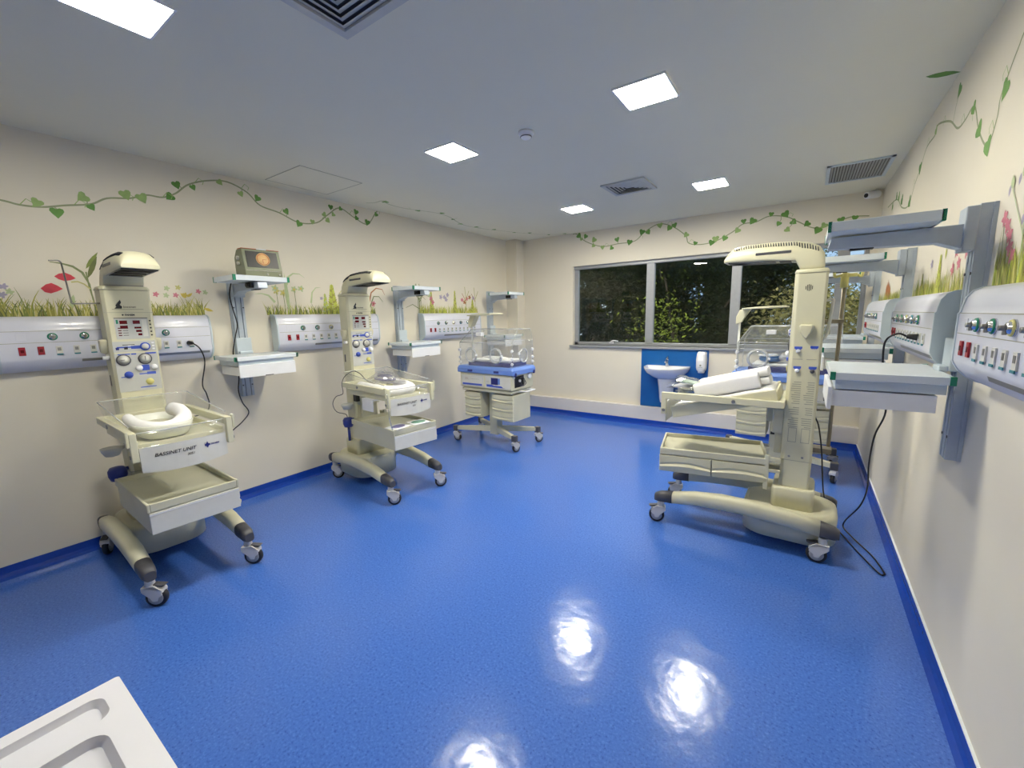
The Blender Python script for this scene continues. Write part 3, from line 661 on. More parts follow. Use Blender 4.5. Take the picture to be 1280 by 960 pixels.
def warmer(label, loc, rz, tray_dz=0.0, tray_yaw=0.0, tilt=0.0, cradle_side=True, pole=False, sw=(.4, .9, -.3, .2), arm=True):
    t = thing('radiant_warmer', label, 'infant warmer', loc, rz, 'cream radiant infant warmers')
    # base pod and collar
    b = MB()
    plan = rrect(.19, 0, .26, .215, .15, 8)
    b.loft([[(x, y, .075) for x, y in plan], [(x, y, .235) for x, y in plan], [(.19+(x-.19)*.97, y*.96, .258) for x, y in plan], [(.19+(x-.19)*.9, y*.88, .264) for x, y in plan]])
    col = rrect(.175, 0, .115, .15, .03, 4)
    b.loft([[(x, y, .26) for x, y in col], [(x, y, .385) for x, y in col], [(.175+(x-.175)*.94, y*.95, .40) for x, y in col]])
    b.build('base', 'cream', t)
    b = MB(); b.box(.40, .445, -.11, .11, .235, .262); b.build('base_hatch', 'cream_d', t, bevel=.006)
    # legs with dark end caps
    st = [(-.075, .203, .028, .024), (-.05, .208, .040, .032), (.02, .216, .047, .037), (.16, .238, .050, .041), (.35, .252, .051, .043), (.57, .252, .051, .043), (.74, .236, .047, .041), (.88, .210, .042, .038), (.97, .198, .038, .034), (1.005, .190, .027, .025)]
    for sg in (-1, 1):
        v = sg*.245
        b = MB(); b.loft([ring((u, v, z), 0, w, h) for u, z, h, w in st[2:8]]); lg = b.build('leg', 'cream', t)
        b = MB(); b.loft([ring((u, v, z), 0, w*1.02, h*1.02) for u, z, h, w in st[7:]]); b.build('end_cap', 'dark', lg)
        b = MB(); b.loft([ring((u, v, z), 0, w*1.02, h*1.02) for u, z, h, w in st[:3]]); b.build('end_cap', 'dark', lg)
        b = MB(); b.box(.14, .34, sg*.19, sg*.235, .17, .235); b.build('leg_joint', 'cream_d', lg, bevel=.006)
    for k, (u, sg) in enumerate(((.965, -1), (.965, 1), (0, -1), (0, 1))):
        caster(t, u, sg*.245, sw[k])
    # column
    b = MB(); pl = [(.09, -.108), (.102, -.12), (.235, -.12), (.255, -.104), (.255, .104), (.235, .12), (.102, .12), (.09, .108)]
    b.prism(pl, 'z', .39, 1.742)
    c = b.build('column', 'cream', t, bevel=.003)
    b = MB(); q = [(.172+(x-.172)*1.03, y*1.03) for x, y in pl]
    b.prism(q, 'z', 1.744, 1.752); b.loft([[(x, y, 1.752) for x, y in q], [(.172+(x-.172)*.9, y*.92, 1.768) for x, y in q]]); b.build('column_cap', 'cream', c, bevel=.002)
    b = MB(); b.box(.2555, .2562, -.12, .12, 1.604, 1.606); b.box(.0885, .2558, -.1212, .1212, .578, .581); b.build('seam', 'inkgrey', c)
    # hood
    stn = [(.112, 1.765, 1.80, .088, .080), (.118, 1.765, 1.86, .094, .078), (.145, 1.765, 1.905, .096, .074), (.19, 1.765, 1.930, .097, .070), (.232, 1.768, 1.941, .098, .067), (.262, 1.826, 1.946, .098, .065), (.40, 1.836, 1.953, .098, .062), (.53, 1.840, 1.951, .096, .060), (.605, 1.842, 1.938, .094, .058), (.640, 1.843, 1.905, .091, .064), (.655, 1.844, 1.868, .088, .080)]
    rings = []
    for u, zb, zt, wb, wt in stn:
        h = zt-zb
        half = [(wb*.96, zb), (wb, zb+.012), (wb*.97, zb+.40*h), (wb*.55+wt*.45, zb+.70*h), (wt, zb+.90*h), (wt*.62, zt-.02*h), (wt*.25, zt)]
        rings.append([(u, y, z) for y, z in half]+[(u, -y, z) for y, z in half[::-1]])
    b = MB(); b.loft(rings); hd = b.build('hood', 'cream', t)
    b = MB()
    for k in range(4): b.box(.285+k*.085, .345+k*.085, -.074, .074, 1.8255+.0035*k, 1.8325+.0035*k)
    b.box(.27, .63, -.083, .083, 1.836, 1.8425); b.build('dark_heater_recess', 'black', hd)  # black plate and bars paint the shade of the open heater recess
    b = MB(); b.tube([(.275, -.082, 1.829), (.62, -.080, 1.839), (.62, .080, 1.839), (.275, .082, 1.829)], .004, 6); b.build('grille_rim', 'steel', hd)
    for sg in (-1, 1): b = MB(); b.box(.285, .475, sg*.090, sg*.0985, 1.872, 1.888); b.build('side_slot', 'dark', hd, bevel=.003)
    VS = {-1: MB(), 1: MB()}
    for k in range(34):
        u = .15+k*.0136; i = max(j for j in range(len(stn)) if stn[j][0] <= u); s0, s1 = stn[i], stn[min(i+1, len(stn)-1)]
        f = (u-s0[0])/max(s1[0]-s0[0], 1e-6); zb, zt, wb, wt = [s0[j]+(s1[j]-s0[j])*f for j in (1, 2, 3, 4)]; h = zt-zb
        for sg in (-1, 1):
            VS[sg].tube([(u, sg*((wb*.55+wt*.45)+.0006), zb+.74*h), (u+.004, sg*(wt+.0008), zb+.905*h)], .0028, 5)
    for sg in (-1, 1): VS[sg].build('vent_slots', 'ink', hd)
    b = MB(); b.box(.233, .236, -.094, .094, 1.770, 1.826); b.build('reflector_plate', 'steel', hd)
    # side features
    for sg in (-1, 1):
        b = MB(); y = sg*.12
        sh = [(.140, 1.432), (.146, 1.440), (.205, 1.440), (.212, 1.432), (.208, 1.395), (.178, 1.352), (.172, 1.352), (.146, 1.395)]
        b.loft([[(x, y, z) for x, z in sh], [(x, y+sg*.018, z) for x, z in sh], [(.176+(x-.176)*.8, y+sg*.032, 1.40+(z-1.40)*.86) for x, z in sh]]); b.build('hose_holder', 'cream', t, bevel=.003)
    b = MB(); b.cyl((.20, -.12, 1.325), (.20, -.150, 1.325), .013); b.build('side_knob', 'white', t)
    b = MB(); b.box(.13, .15, -.1215, -.12, 1.14, 1.21); b.build('side_slot', 'dark', t)
    if pole:
        b = MB()
        for k, hh in enumerate((.010, .017, .020, .017, .010)): b.box(.162+k*.008, .1655+k*.008, .1195, .1212, 1.657-hh, 1.657+hh)
        b.build('speaker_slits', 'ink', t)
        for (u, z, kind) in ((.208, 1.293, 0), (.128, 1.298, 1), (.206, 1.172, 0), (.128, 1.172, 2)):
            b = MB(); b.prism([(u-.020, z+.012), (u+.020, z+.012), (u+.020, z), (u+.010, z-.008), (u-.010, z-.008), (u-.020, z)], 'y', .1195, .1215); g = b.build('gas_inlet', 'blue', t)
            b = MB()
            if kind == 1: [b.box(u-.008+.007*j, u-.005+.007*j, .1213, .123, z-.016, z-.004) for j in range(3)]
            else: b.lathe([(.012, 0), (.012, .010), (.006, .013), (.001, .013)], (u, .1215, z-.016), 'y', 14)
            b.build('inlet_port', ['white', 'pale', 'dark'][kind], g)
        rnd = random.Random(4)
        for u0 in (.110, .178):
            b = MB()
            for j in range(22):
                z = 1.085-j*.0135
                if j not in (11, 16): b.box(u0, u0+rnd.uniform(.03, .055), .1198, .1208, z-.0022, z+.0022)
            for a in ((0, .045, .79, .7935), (0, .045, .70, .7035), (0, .003, .70, .79), (.042, .045, .70, .79)): b.box(u0+.002+a[0], u0+.002+a[1], .1198, .1208, a[2], a[3])
            b.build('instruction_print', 'inkgrey', t)
        b = MB()
        for u in (.14, .21): b.cyl((u, .12, .605), (u, .1225, .605), .007)
        for u in (.112, .182): b.box(u, u+.05, .1198, .1206, 1.226, 1.2285)
        b.build('side_screw', 'steel', t)
    # front face: logos, control panel
    b = MB(); b.add([(.2562, y, z) for y, z in ((-.068, 1.629), (-.034, 1.629), (-.030, 1.642), (-.040, 1.652), (-.032, 1.668), (-.036, 1.684), (-.050, 1.664), (-.060, 1.650), (-.058, 1.640))], [list(range(9))])
    b.box(.2557, .2562, -.080, .072, 1.624, 1.6256); b.build('bird_emblem', 'ink', t)
    lettering('model_lettering', 'bassinet', .019, 'ink', t, at(.2556, -.026, 1.634), .15)
    b = MB(); b.add([(.2562, -.034+y, 1.590+z) for y, z in ((0, -.006), (.006, 0), (0, .006), (-.006, 0))], [(0, 1, 2, 3)]); b.build('maker_emblem', 'ink', t)
    lettering('maker_lettering', 'FANEM', .015, 'ink', t, at(.2556, -.024, 1.585), 0, .0006)
    b = MB(); b.box(.2545, .2572, -.080, .084, 1.438, 1.572, 0); b.box(.2545, .2572, -.106, .104, 1.358, 1.424, 0); b.box(.2545, .2572, -.106, .106, 1.104, 1.349, 0)
    for a in ((.017, .056, 1.232, 1.268), (.039, .085, 1.205, 1.222), (.0, .04, 1.208, 1.215), (-.003, .078, 1.121, 1.127), (-.088, .012, 1.383, 1.392), (-.02, .045, 1.375, 1.395), (-.025, .0, 1.338, 1.347), (.045, .10, 1.338, 1.348), (-.09, -.05, 1.196, 1.202), (-.09, -.03, 1.340, 1.346)): b.box(.2568, .2578, a[0], a[1], a[2], a[3], 1)
    b.box(.2568, .2576, -.080, .084, 1.568, 1.572, 2); b.box(.2568, .2578, -.072, -.062, 1.535, 1.560, 3)
    for k in range(4): b.box(.2568, .2578, -.068, -.052, 1.505-k*.015, 1.511-k*.015, 4); b.box(.2568, .2576, -.046, -.02, 1.506-k*.015, 1.509-k*.015, 2)
    b.box(.2568, .2576, .052, .076, 1.452, 1.56, 5)
    b.box(.2568, .2578, -.094, -.078, 1.372, 1.388, 6); b.box(.2568, .2580, -.054, -.036, 1.374, 1.388, 7)
    b.box(.2568, .2577, -.060, .0, 1.400, 1.404, 2); b.box(.2568, .2577, -.035, -.005, 1.392, 1.397, 8)
    cp = b.build('control_panel', ['greypanel', 'blue', 'ink', 'green', 'readout', 'pale', 'navy', 'black', 'white'], t)
    for a in ((-.056, -.019, 1.533, 1.555), (-.056, -.019, 1.504, 1.524), (.008, .043, 1.533, 1.555), (.012, .046, 1.503, 1.515), (.018, .046, 1.481, 1.495), (.026, .046, 1.459, 1.473)):
        b = MB(); b.box(.257, .2585, *a); b.build('readout', 'readout', cp)
    for k in range(5): b = MB(); b.cyl((.256, .094, 1.552-k*.023), (.2585, .094, 1.552-k*.023), .0048, n=10); b.build('touch_button', 'ink', cp)
    for k in range(3): b = MB(); b.box(.257, .261, .085, .098, 1.404-k*.019, 1.414-k*.019); b.build('rocker_switch', 'white', cp, bevel=.001)
    for v in (-.066, .040):
        b = MB(); b.lathe([(.036, .257), (.036, .262), (.030, .264)], (0, v, 1.308), 'x', 24); g = b.build('pressure_gauge', 'dark', cp)
        b = MB(); b.lathe([(.0295, .2642), (.001, .2655)], (0, v, 1.308), 'x', 24); b.build('gauge_face', 'pale', g)
        b = MB(); b.box(.2650, .2665, v-.016, v+.004, 1.3065, 1.3095) if v < 0 else b.box(.2650, .2665, v-.0015, v+.0015, 1.300, 1.326); b.build('needle', 'ink', g)
    b = MB(); b.lathe([(.026, .257), (.026, .262), (.022, .264)], (0, .050, 1.388), 'x', 22); g = b.build('flow_dial', 'blue', cp)
    b = MB(); b.lathe([(.019, .2635), (.017, .270), (.001, .271)], (0, .050, 1.388), 'x', 20); b.build('dial_cap', 'pale', g)
    for v in (.002, .078):
        b = MB(); b.lathe([(.019, .257), (.017, .266), (.015, .274), (.001, .275)], (0, v+.002, 1.251), 'x', 18); b.build('pipe_knob', 'white', cp)
    b = MB(); b.lathe([(.022, .257), (.022, .261), (.014, .264), (.013, .274), (.001, .275)], (0, -.052, 1.212), 'x', 20); b.build('suction_knob', 'blue', cp)
    b = MB(); b.lathe([(.021, .257), (.020, .264), (.001, .266)], (0, .048, 1.158), 'x', 20); b.build('cream_port', 'yellow', cp)
    # bed frame: two side rails with drop ends, rear crossbar
    b = MB()
    for sg in (-1, 1):
        v0, v1 = sg*.205, sg*.236
        b.prism([(.25, .928), (.25, .972), (.99, .972), (.99, .815), (.955, .815), (.955, .925)], 'y', v0, v1)
    b.box(.25, .285, -.205, .205, .928, .97); bf = b.build('bed_frame', 'cream', t, bevel=.004)
    b = MB()
    for sg in (-1, 1): b.cyl((.53, sg*.236, .948), (.53, sg*.241, .948), .012); b.cyl((.972, sg*.236, .845), (.972, sg*.241, .845), .011)
    b.build('frame_bolt', 'steel', bf)
    b = MB(); b.box(.255, .315, -.10, .10, .74, .90); b.box(.255, .30, -.075, .075, .60, .74); b.box(.30, .35, -.05, .05, .80, .928); b.build('lift_carriage', 'cream_d', t, bevel=.006)
    b = MB()
    for z in (.70, .79, .86): b.cyl((.30 if z < .75 else .315, -.05, z), (.33, -.05, z), .010, n=12)
    b.box(.256, .31, -.135, -.10, .78, .85); b.build('hose_coupling', 'black', t)
    TX = Matrix.Translation((.53, 0, .915+(.03 if tilt else 0))) @ Matrix.Rotation(tilt, 4, 'Y') @ Matrix.Translation((-.53, 0, -.915))
    b = MB(); b.x = TX; b.prism([(.285, .865), (.285, .93), (.30, .93), (.30, .882), (.925, .882), (.94, .90), (.945, .865)], 'y', -.20, .20)
    for sg in (-1, 1): b.x = TX; b.box(.285, .94, sg*.192, sg*.204, .865, .948 if tilt else .915)
    b.build('mattress_tray', 'cream', t, bevel=.004)
    if tilt:
        b = MB(); b.x = TX; b.prism([(.30, .884), (.30, .950), (.33, .960), (.90, .958), (.925, .945), (.925, .884)], 'y', -.186, .186); b.build('mattress', 'cloth', t, bevel=.015, seg=3)
    # front skirt: bowed plate
    sec = [(-.200+.05*k, .974+.022*(1-((-.200+.05*k)/.2)**2)) for k in range(9)]
    b = MB(); n = len(sec)
    low = [.750-.016*(1-(y/.2)**2) for y, _ in sec]
    vs = [(x, y, .884) for y, x in sec]+[(x, y, z) for (y, x), z in zip(sec, low)]+[(x-.008, y, .884) for y, x in sec]+[(x-.008, y, z) for (y, x), z in zip(sec, low)]
    fs = []
    for i in range(n-1): fs += [[i, i+1, n+i+1, n+i], [2*n+i+1, 2*n+i, 3*n+i, 3*n+i+1], [i+1, i, 2*n+i, 2*n+i+1], [n+i, n+i+1, 3*n+i+1, 3*n+i]]
    fs += [[0, n, 3*n, 2*n], [n-1, 3*n-1, 4*n-1, 2*n-1]]
    b.add(vs, fs, 0, False); sk = b.build('front_skirt', 'pale', t)
    lm = at(.9905, -.145, .826)
    tx = lettering('skirt_lettering', 'BASSINET UNIT', .0265, 'ink', sk, lm, .25, .0004)
    lettering('skirt_lettering', '2051', .018, 'ink', sk, at(.9945, -.005, .800), .25, .0003)
    b = MB(); b.add([(.9935, .096+y, .834+z) for y, z in ((0, -.020), (.009, 0), (0, .020), (-.009, 0))], [(0, 1, 2, 3)]); b.add([(.9935, .096+y, .834+z) for y, z in ((-.014, -.005), (.014, -.005), (.014, .005), (-.014, .005))], [(0, 1, 2, 3)]); b.build('maker_emblem', 'navy', sk)
    lettering('maker_lettering', 'FANEM', .0135, 'navy', sk, at(.9915, .114, .829), .1, .0005)
    for m in sk.children:      # wrap the print onto the bow of the skirt
        for vtx in m.data.vertices: vtx.co.x = .974+.022*(1-min(1, (vtx.co.y/.2)**2))+.0018+(.0005 if vtx.co.x > .992 else 0)
    # clear side walls of the bed
    if not tilt:
        for sg in (-1, 1):
            b = MB(); b.add([(.29, sg*.198, .93), (.945, sg*.198, .93), (.935, sg*.222, 1.0), (.30, sg*.226, 1.065)], [(0, 1, 2, 3)]); b.build('side_panel', 'acrylic', t, solid=.005)
        b = MB(); b.add([(.29, -.195, .93), (.29, .195, .93), (.275, .20, 1.065), (.275, -.20, 1.065)], [(0, 1, 2, 3)]); b.build('rear_panel', 'acrylic', t, solid=.005)
        b = MB(); b.add([(.972+(sec[k][1]-.974), sec[k][0], zz) for zz in (.88, .965) for k in range(9)], [[k, k+1, 10+k, 9+k] for k in range(8)], 0, True); fp = b.build('front_panel', 'acrylic', t, solid=.005); b = MB(); b.tube([(.973+(x-.974), y, .966) for y, x in sec], .0035, 6); b.tube([(.29, -.224, 1.066), (.275, -.2, 1.066), (.275, .2, 1.066), (.29, .224, 1.066)], .003, 6); [b.tube([(.29, q*.225, 1.066), (.94, q*.222, 1.0)], .003, 6) for q in (-1, 1)]; b.build('panel_edge_glint', 'ringc', fp)  # whitish tubes paint the bright glint along the clear panel edges
        for sg in (-1, 1): b = MB(); b.box(.962, .992, sg*.2365, sg*.250, .90, .985); b.build('panel_clip', 'cream', t, bevel=.004)
    # storage tray with two drawers on one side
    za, zb = .405+tray_dz, .575+tray_dz
    TY = Matrix.Translation((.69, 0, 0)) @ Matrix.Rotation(tray_yaw, 4, 'Z') @ Matrix.Translation((-.69, 0, 0))
    b = MB(); b.x = TY; b.box(.36, 1.015, -.212, .195, za, zb-.045)
    for a in ((.345, 1.022, -.218, -.205), (.345, 1.022, .205, .218), (.345, .358, -.205, .205), (1.009, 1.022, -.205, .205)): b.box(*a, zb-.045, zb)
    b.box(.35, 1.015, -.21, .21, zb-.046, zb-.030)
    tr = b.build('storage_tray', 'cream_d', t, bevel=.004)
    for u0, u1 in ((.352, .68), (.688, 1.018)):
        b = MB(); b.x = TY
        pr = []
        cols_ = 9
        for k in range(cols_+1):
            s = k/cols_; u = u0+(u1-u0)*s; dip = .020*math.sin(PI*s)
            pr.append([(u, .200, za), (u, .214, za), (u, .224, za+.035+dip*.6), (u, .212, za+.045+dip), (u, .218, za+.06+dip), (u, .218, zb-.052), (u, .200, zb-.052)])
        b.loft(pr, 0, True, False); b.build('drawer', 'cream', tr, bevel=.002)
    b = MB(); b.x = TY; b.box(1.015, 1.024, -.212, .214, za, zb-.05); b.build('tray_front', 'pale', tr, bevel=.003)
    b = MB(); b.x = TY; b.box(1.0245, 1.0255, -.212, .214, zb-.062, zb-.058); b.build('front_strip', 'white', tr)
    b = MB(); b.box(.312, .340, .125, .152, .365+tray_dz, .60+tray_dz); b.box(.25, .315, .128, .150, .555+tray_dz, .585+tray_dz); b.box(.25, .345, .128, .150, .485+tray_dz, .505+tray_dz); b.box(.25, .36, -.03, .03, .46+tray_dz, .50+tray_dz); b.build('tray_bracket', 'cream_d', t, bevel=.004)
    # left-hand fittings
    b = MB(); b.lathe([(.018, -.05), (.038, -.045), (.048, -.015), (.048, .02), (.036, .04), (.012, .045)], (.20, -.175, .58), 'z', 18); b.cyl((.20, -.175, .53), (.20, -.175, .40), .012); b.cyl((.20, -.12, .60), (.20, -.175, .60), .012); b.build('suction_canister', 'royal', t)
    b = MB(); b.lathe([(.002, -.03), (.035, -.02), (.05, .01), (.055, .03), (.050, .032)], (.235, -.19, .73), 'z', 18); b.cyl((.20, -.11, .75), (.235, -.16, .74), .012); b.build('drip_cup', 'pale', t)
    if pole:
        b = MB(); b.cyl((.005, -.19, .56), (.005, -.19, 1.735), .011); b.box(-.012, .10, -.20, -.105, .59, .62); b.box(-.01, .10, -.198, -.105, 1.44, 1.462); b.build('infusion_pole', pm('pole_bronze', (150, 142, 122), .4, metal=.3), t)
        b = MB(); b.cyl((.005, -.19, 1.66), (.005, -.19, 1.75), .021); b.box(-.055, .03, -.205, -.175, 1.725, 1.745); b.tube(spline([(-.055, -.19, 1.735), (-.075, -.19, 1.725), (-.08, -.19, 1.75)]), .008); b.tube(spline([(.03, -.19, 1.735), (.055, -.19, 1.73), (.06, -.19, 1.755)]), .008); b.build('pole_clamp', 'yellow', t)
        b = MB(); b.tube(spline([(.09, .03, 1.578), (.06, .03, 1.585), (.058, .03, 1.56), (.066, .03, 1.44), (.075, .03, 1.37), (.09, .03, 1.345)]), .009); b.build('push_handle', 'pale', t)
    elif arm:
        b = MB(); b.tube([(.20, -.118, 1.663), (.17, -.236, 1.660), (.165, -.238, 1.665), (.155, -.25, 1.90)], .0042, 8); b.tube(spline([(.155, -.25, 1.90), (.15, -.262, 1.912), (.15, -.30, 1.908)]), .0045); b.build('infusion_arm', 'steel', t)
    return t

warmer('cream radiant warmer nearest on the left, with a white cradle in its bed', (.148, .976, 0), -.032, .012, sw=(.8, .75, -.5, .2))
warmer('cream radiant warmer in the middle of the left wall, plastic bag on its bed', (.282, .2603*10, 0), -.116, .062, sw=(1.0, 1.0, 1.0, .4), arm=False)
warmer('cream radiant warmer on the right with white bedding, seen side-on', (4.127, 3.357, 0), 3.121, .0, tray_yaw=.19, tilt=.27, pole=True, sw=(.25, .28, .5, .02))

def local(loc, rz): return Matrix.Translation(loc) @ Matrix.Rotation(rz, 4, 'Z')
W1 = ((.148, .976, 0), -.032); W2 = ((.282, 2.603, 0), -.116); W3 = ((4.127, 3.357, 0), 3.121)

# ------------------------------------------------------------------ things lying on the warmers
# white cradle in the first bed
L = local(*W1)
t = thing('baby_cradle', 'white rounded cradle tub lying in the nearest warmer bed', 'baby tub', L @ Vector((.64, -.03, .8825)), W1[1])
def tubring(z, hx, hy, p=3.2, n=32, cx=0):
    o = []
    for i in range(n):
        a = 2*PI*i/n; c, s_ = math.cos(a), math.sin(a)
        o.append((cx+hx*math.copysign(abs(c)**(2/p), c), hy*math.copysign(abs(s_)**(2/p), s_), z))
    return o
b = MB(); b.loft([tubring(.0, .20, .095), tubring(.012, .222, .115), tubring(.055, .243, .134), tubring(.085, .25, .142), tubring(.087, .245, .137), tubring(.055, .236, .127), tubring(.02, .215, .108), tubring(.018, .05, .03)], 0); b.build('tub', 'tub', t)
b = MB(); b.loft([tubring(.022, .205, .100, cx=-.005), tubring(.045, .212, .106, cx=-.005), tubring(.052, .19, .09, cx=-.005)], 0); b.build('cradle_mattress', 'cream', t)
b = MB(); pth = spline([(-.17, -.10, .085), (-.02, -.112, .085), (.12, -.10, .08), (.185, -.05, .068), (.195, .0, .064), (.185, .05, .075), (.12, .098, .095), (.0, .112, .115), (-.10, .105, .115)], 5)
b.tube(pth, [.030+.012*(i/len(pth)) for i in range(len(pth))], 12); b.build('nest_cushion', 'cloth', t)

# second bed: white nest cushion, bagged set, tubing
L = local(*W2)
t = thing('nest_cushion', 'white U-shaped cushion on the second warmer bed under a clear bag', 'cushion', L @ Vector((.64, -.01, .8825)), W2[1])
b = MB(); pth = spline([(-.22, -.13, .052), (0, -.14, .052), (.17, -.125, .05), (.245, -.05, .048), (.25, .02, .048), (.22, .09, .05), (.10, .13, .055), (-.05, .135, .06)], 5); b.tube(pth, .046, 14); b.build('bolster', 'cloth', t)
b = MB(); b.loft([tubring(.0, .20, .10), tubring(.025, .21, .11), tubring(.034, .18, .09)], 0); b.build('pad', 'cloth', t)
L2 = L @ Vector((.60, .0, .935))
t = thing('bagged_tubing', 'crumpled clear bag of purple tubing on the second warmer bed', 'plastic bag', L2, W2[1])
rnd = random.Random(5); b = MB(); N = 12
top = {}
for i in range(N+1):
    for j in range(N+1):
        x = -.19+.38*i/N; y = -.11+.22*j/N; e = min(1, 3.5*min(i, N-i)/N)*min(1, 3.5*min(j, N-j)/N)
        top[i, j] = (x+rnd.uniform(-.012, .012), y+rnd.uniform(-.01, .01), .050+.075*e+rnd.uniform(-.015, .015)*e)
vs = [top[i, j] for i in range(N+1) for j in range(N+1)]
b.add(vs, [[i*(N+1)+j, i*(N+1)+j+1, (i+1)*(N+1)+j+1, (i+1)*(N+1)+j] for i in range(N) for j in range(N)]); b.add([(x, y, .046) for x, y, z in vs], [[i*(N+1)+j, i*(N+1)+j+1, (i+1)*(N+1)+j+1, (i+1)*(N+1)+j] for i in range(N) for j in range(N)])
b.build('film', 'film', t)
b = MB()
for k in range(3):
    q = [(.12*math.cos(a+k)*(1-.2*k), .065*math.sin(a+k)*(1-.15*k), .068+.012*k) for a in [2*PI*i/24 for i in range(25)]]
    b.tube(q, .010, 7, k % 2)
b.build('tubing_coil', [pm('mauve_tube', (128, 124, 158), .4), 'greypanel'], t)
b = MB(); pth = [L @ Vector(p) for p in spline([(.95, -.235, .945), (1.003, -.243, .93), (1.018, -.246, .86), (1.024, -.248, .76), (1.026, -.24, .70), (1.022, -.225, .647)])]
b.tube(pth, .006, 8); tag(b.build('feeding_tube', 'tube'), 'clear tube hanging from the second warmer bed to its tray', 'tube')
b = MB(); pth = spline([(.93, 2.42, .965), (.885, 2.34, 1.01), (.792, 2.34, 1.067), (.692, 2.34, 1.083), (.579, 2.335, 1.033), (.558, 2.31, .966), (.60, 2.285, .885), (.497, 2.28, .846), (.437, 2.28, .774), (.455, 2.30, .70), (.46, 2.385, .66), (.46, 2.40, .63)])
b.tube(pth, .0035, 6); tag(b.build('sensor_cable', 'dark'), 'thin grey cable looping beside the second warmer', 'cable')
b = MB(); q = L @ Vector((.60, -.26, .72)); b.x = Matrix.Translation(q) @ Matrix.Rotation(W2[1], 4, 'Z')
b.box(.0, .16, .02, .035, .04, .145); b.box(.0, .16, .035, .12, .13, .145); tag(b.build('chart_holder', 'white', bevel=.003), 'white chart holder hung under the second warmer bed', 'holder')
for (px, py, yaw, col, lab) in ((.950, -.125, .2, 'navy', 'white packet with a purple oval on the second warmer tray'), (.955, .075, -.1, 'green', 'white packet with green print on the second warmer tray')):
    q = L @ Vector((px, py, .6385))
    t = thing('sterile_packet', lab, 'packet', q, W2[1]+yaw)
    b = MB(); b.box(-.072, .072, -.085, .085, 0, .006); b.build('pouch', 'white', t, bevel=.003)
    b = MB(); b.loft([[(.046*math.cos(2*PI*i/24), .064*math.sin(2*PI*i/24), z) for i in range(24)] for z in (.006, .0095)]); b.build('contents', [pm('packet_'+col, (112, 108, 158) if col == 'navy' else (120, 170, 150), .35)], t)

# third bed: folded bedding, tubing packs
L = local(*W3) @ Matrix.Translation((.53, 0, .945)) @ Matrix.Rotation(.27, 4, 'Y') @ Matrix.Translation((-.53, 0, -.915))
def slab(name, label, cat, u0, u1, v0, v1, z0, z1, yaw, mat='cloth', folds=2, seed=1):
    t = thing(name, label, cat, (0, 0, 0)); t.matrix_world = L @ Matrix.Translation(((u0+u1)/2, (v0+v1)/2, z0)) @ Matrix.Rotation(yaw, 4, 'Z')
    hx, hy, h = (u1-u0)/2, (v1-v0)/2, (z1-z0)/folds; r = random.Random(seed)
    for k in range(folds):
        b = MB(); prof = []
        for i in range(20):
            a = 2*PI*i/20; c, s_ = math.cos(a), math.sin(a)
            prof.append((hy*math.copysign(abs(c)**.45, c)+r.uniform(-.003, .003), h*(k+.5)+h*.49*math.copysign(abs(s_)**.5, s_)))
        b.loft([[(x, y*(1+r.uniform(-.015, .015)), z) for y, z in prof] for x in [-hx+2*hx*i/8 for i in range(9)]]); b.build('fold', mat, t, bevel=.006)
    return t
slab('folded_sheet', 'long white folded sheet at the back of the right warmer bed', 'folded sheet', .32, .76, -.13, .05, .962, 1.078, .0, folds=2, seed=3)
slab('rolled_blanket', 'white rolled blanket in front on the right warmer bed', 'blanket', .37, .77, .055, .165, .962, 1.068, .04, folds=1, seed=4)
L = local(*W3)
b = MB(); b.x = L
for k in range(9):
    r = random.Random(40+k); c = Vector((.87+r.uniform(-.02, .02), r.uniform(-.10, .10), .895+.0085*k))
    pts = [(c.x+.065*math.cos(a)*(1+.15*math.sin(3*a+k)), c.y+.065*math.sin(a), c.z+.012*math.sin(2*a+k)) for a in [2*PI*i/18 for i in range(19)]]
    b.tube(pts, .006, 6)
tag(b.build('tubing_bundle', 'tube'), 'tangle of clear tubing at the foot of the right warmer bed', 'tubing')
for k, (u, v, yw, lab) in enumerate(((.85, .06, .3, 'crumpled clear packet lying uppermost at the foot of the right warmer bed'), (.90, -.02, -.15, 'flat clear packet sticking out beyond the foot of the right warmer bed'))):
    t = thing('clear_packet', lab, 'packet'); t.matrix_world = L @ Matrix.Translation((u, v, 1.024-.042*k)) @ Matrix.Rotation(yw, 4, 'Z') @ Matrix.Rotation(-.22 if k == 0 else .04, 4, 'Y')
    r = random.Random(60+k); b = MB()
    for s_ in (0, 1):
        vs = [(-.09+.03*i+r.uniform(-.006, .006), -.10+.04*j+r.uniform(-.006, .006), (.030 if s_ else 0)*(1 if 0 < i < 6 and 0 < j < 5 else .3)+r.uniform(0, .014)*s_) for i in range(7) for j in range(6)]
        b.add(vs, [[i*6+j, i*6+j+1, (i+1)*6+j+1, (i+1)*6+j] for i in range(6) for j in range(5)])
    b.build('film', 'film', t)
    b = MB(); b.box(-.065, .055, -.07, .07, .004, .016); b.build('card_insert', 'cloth' if k else pm('mint_card', (206, 228, 214), .6), t, bevel=.003)

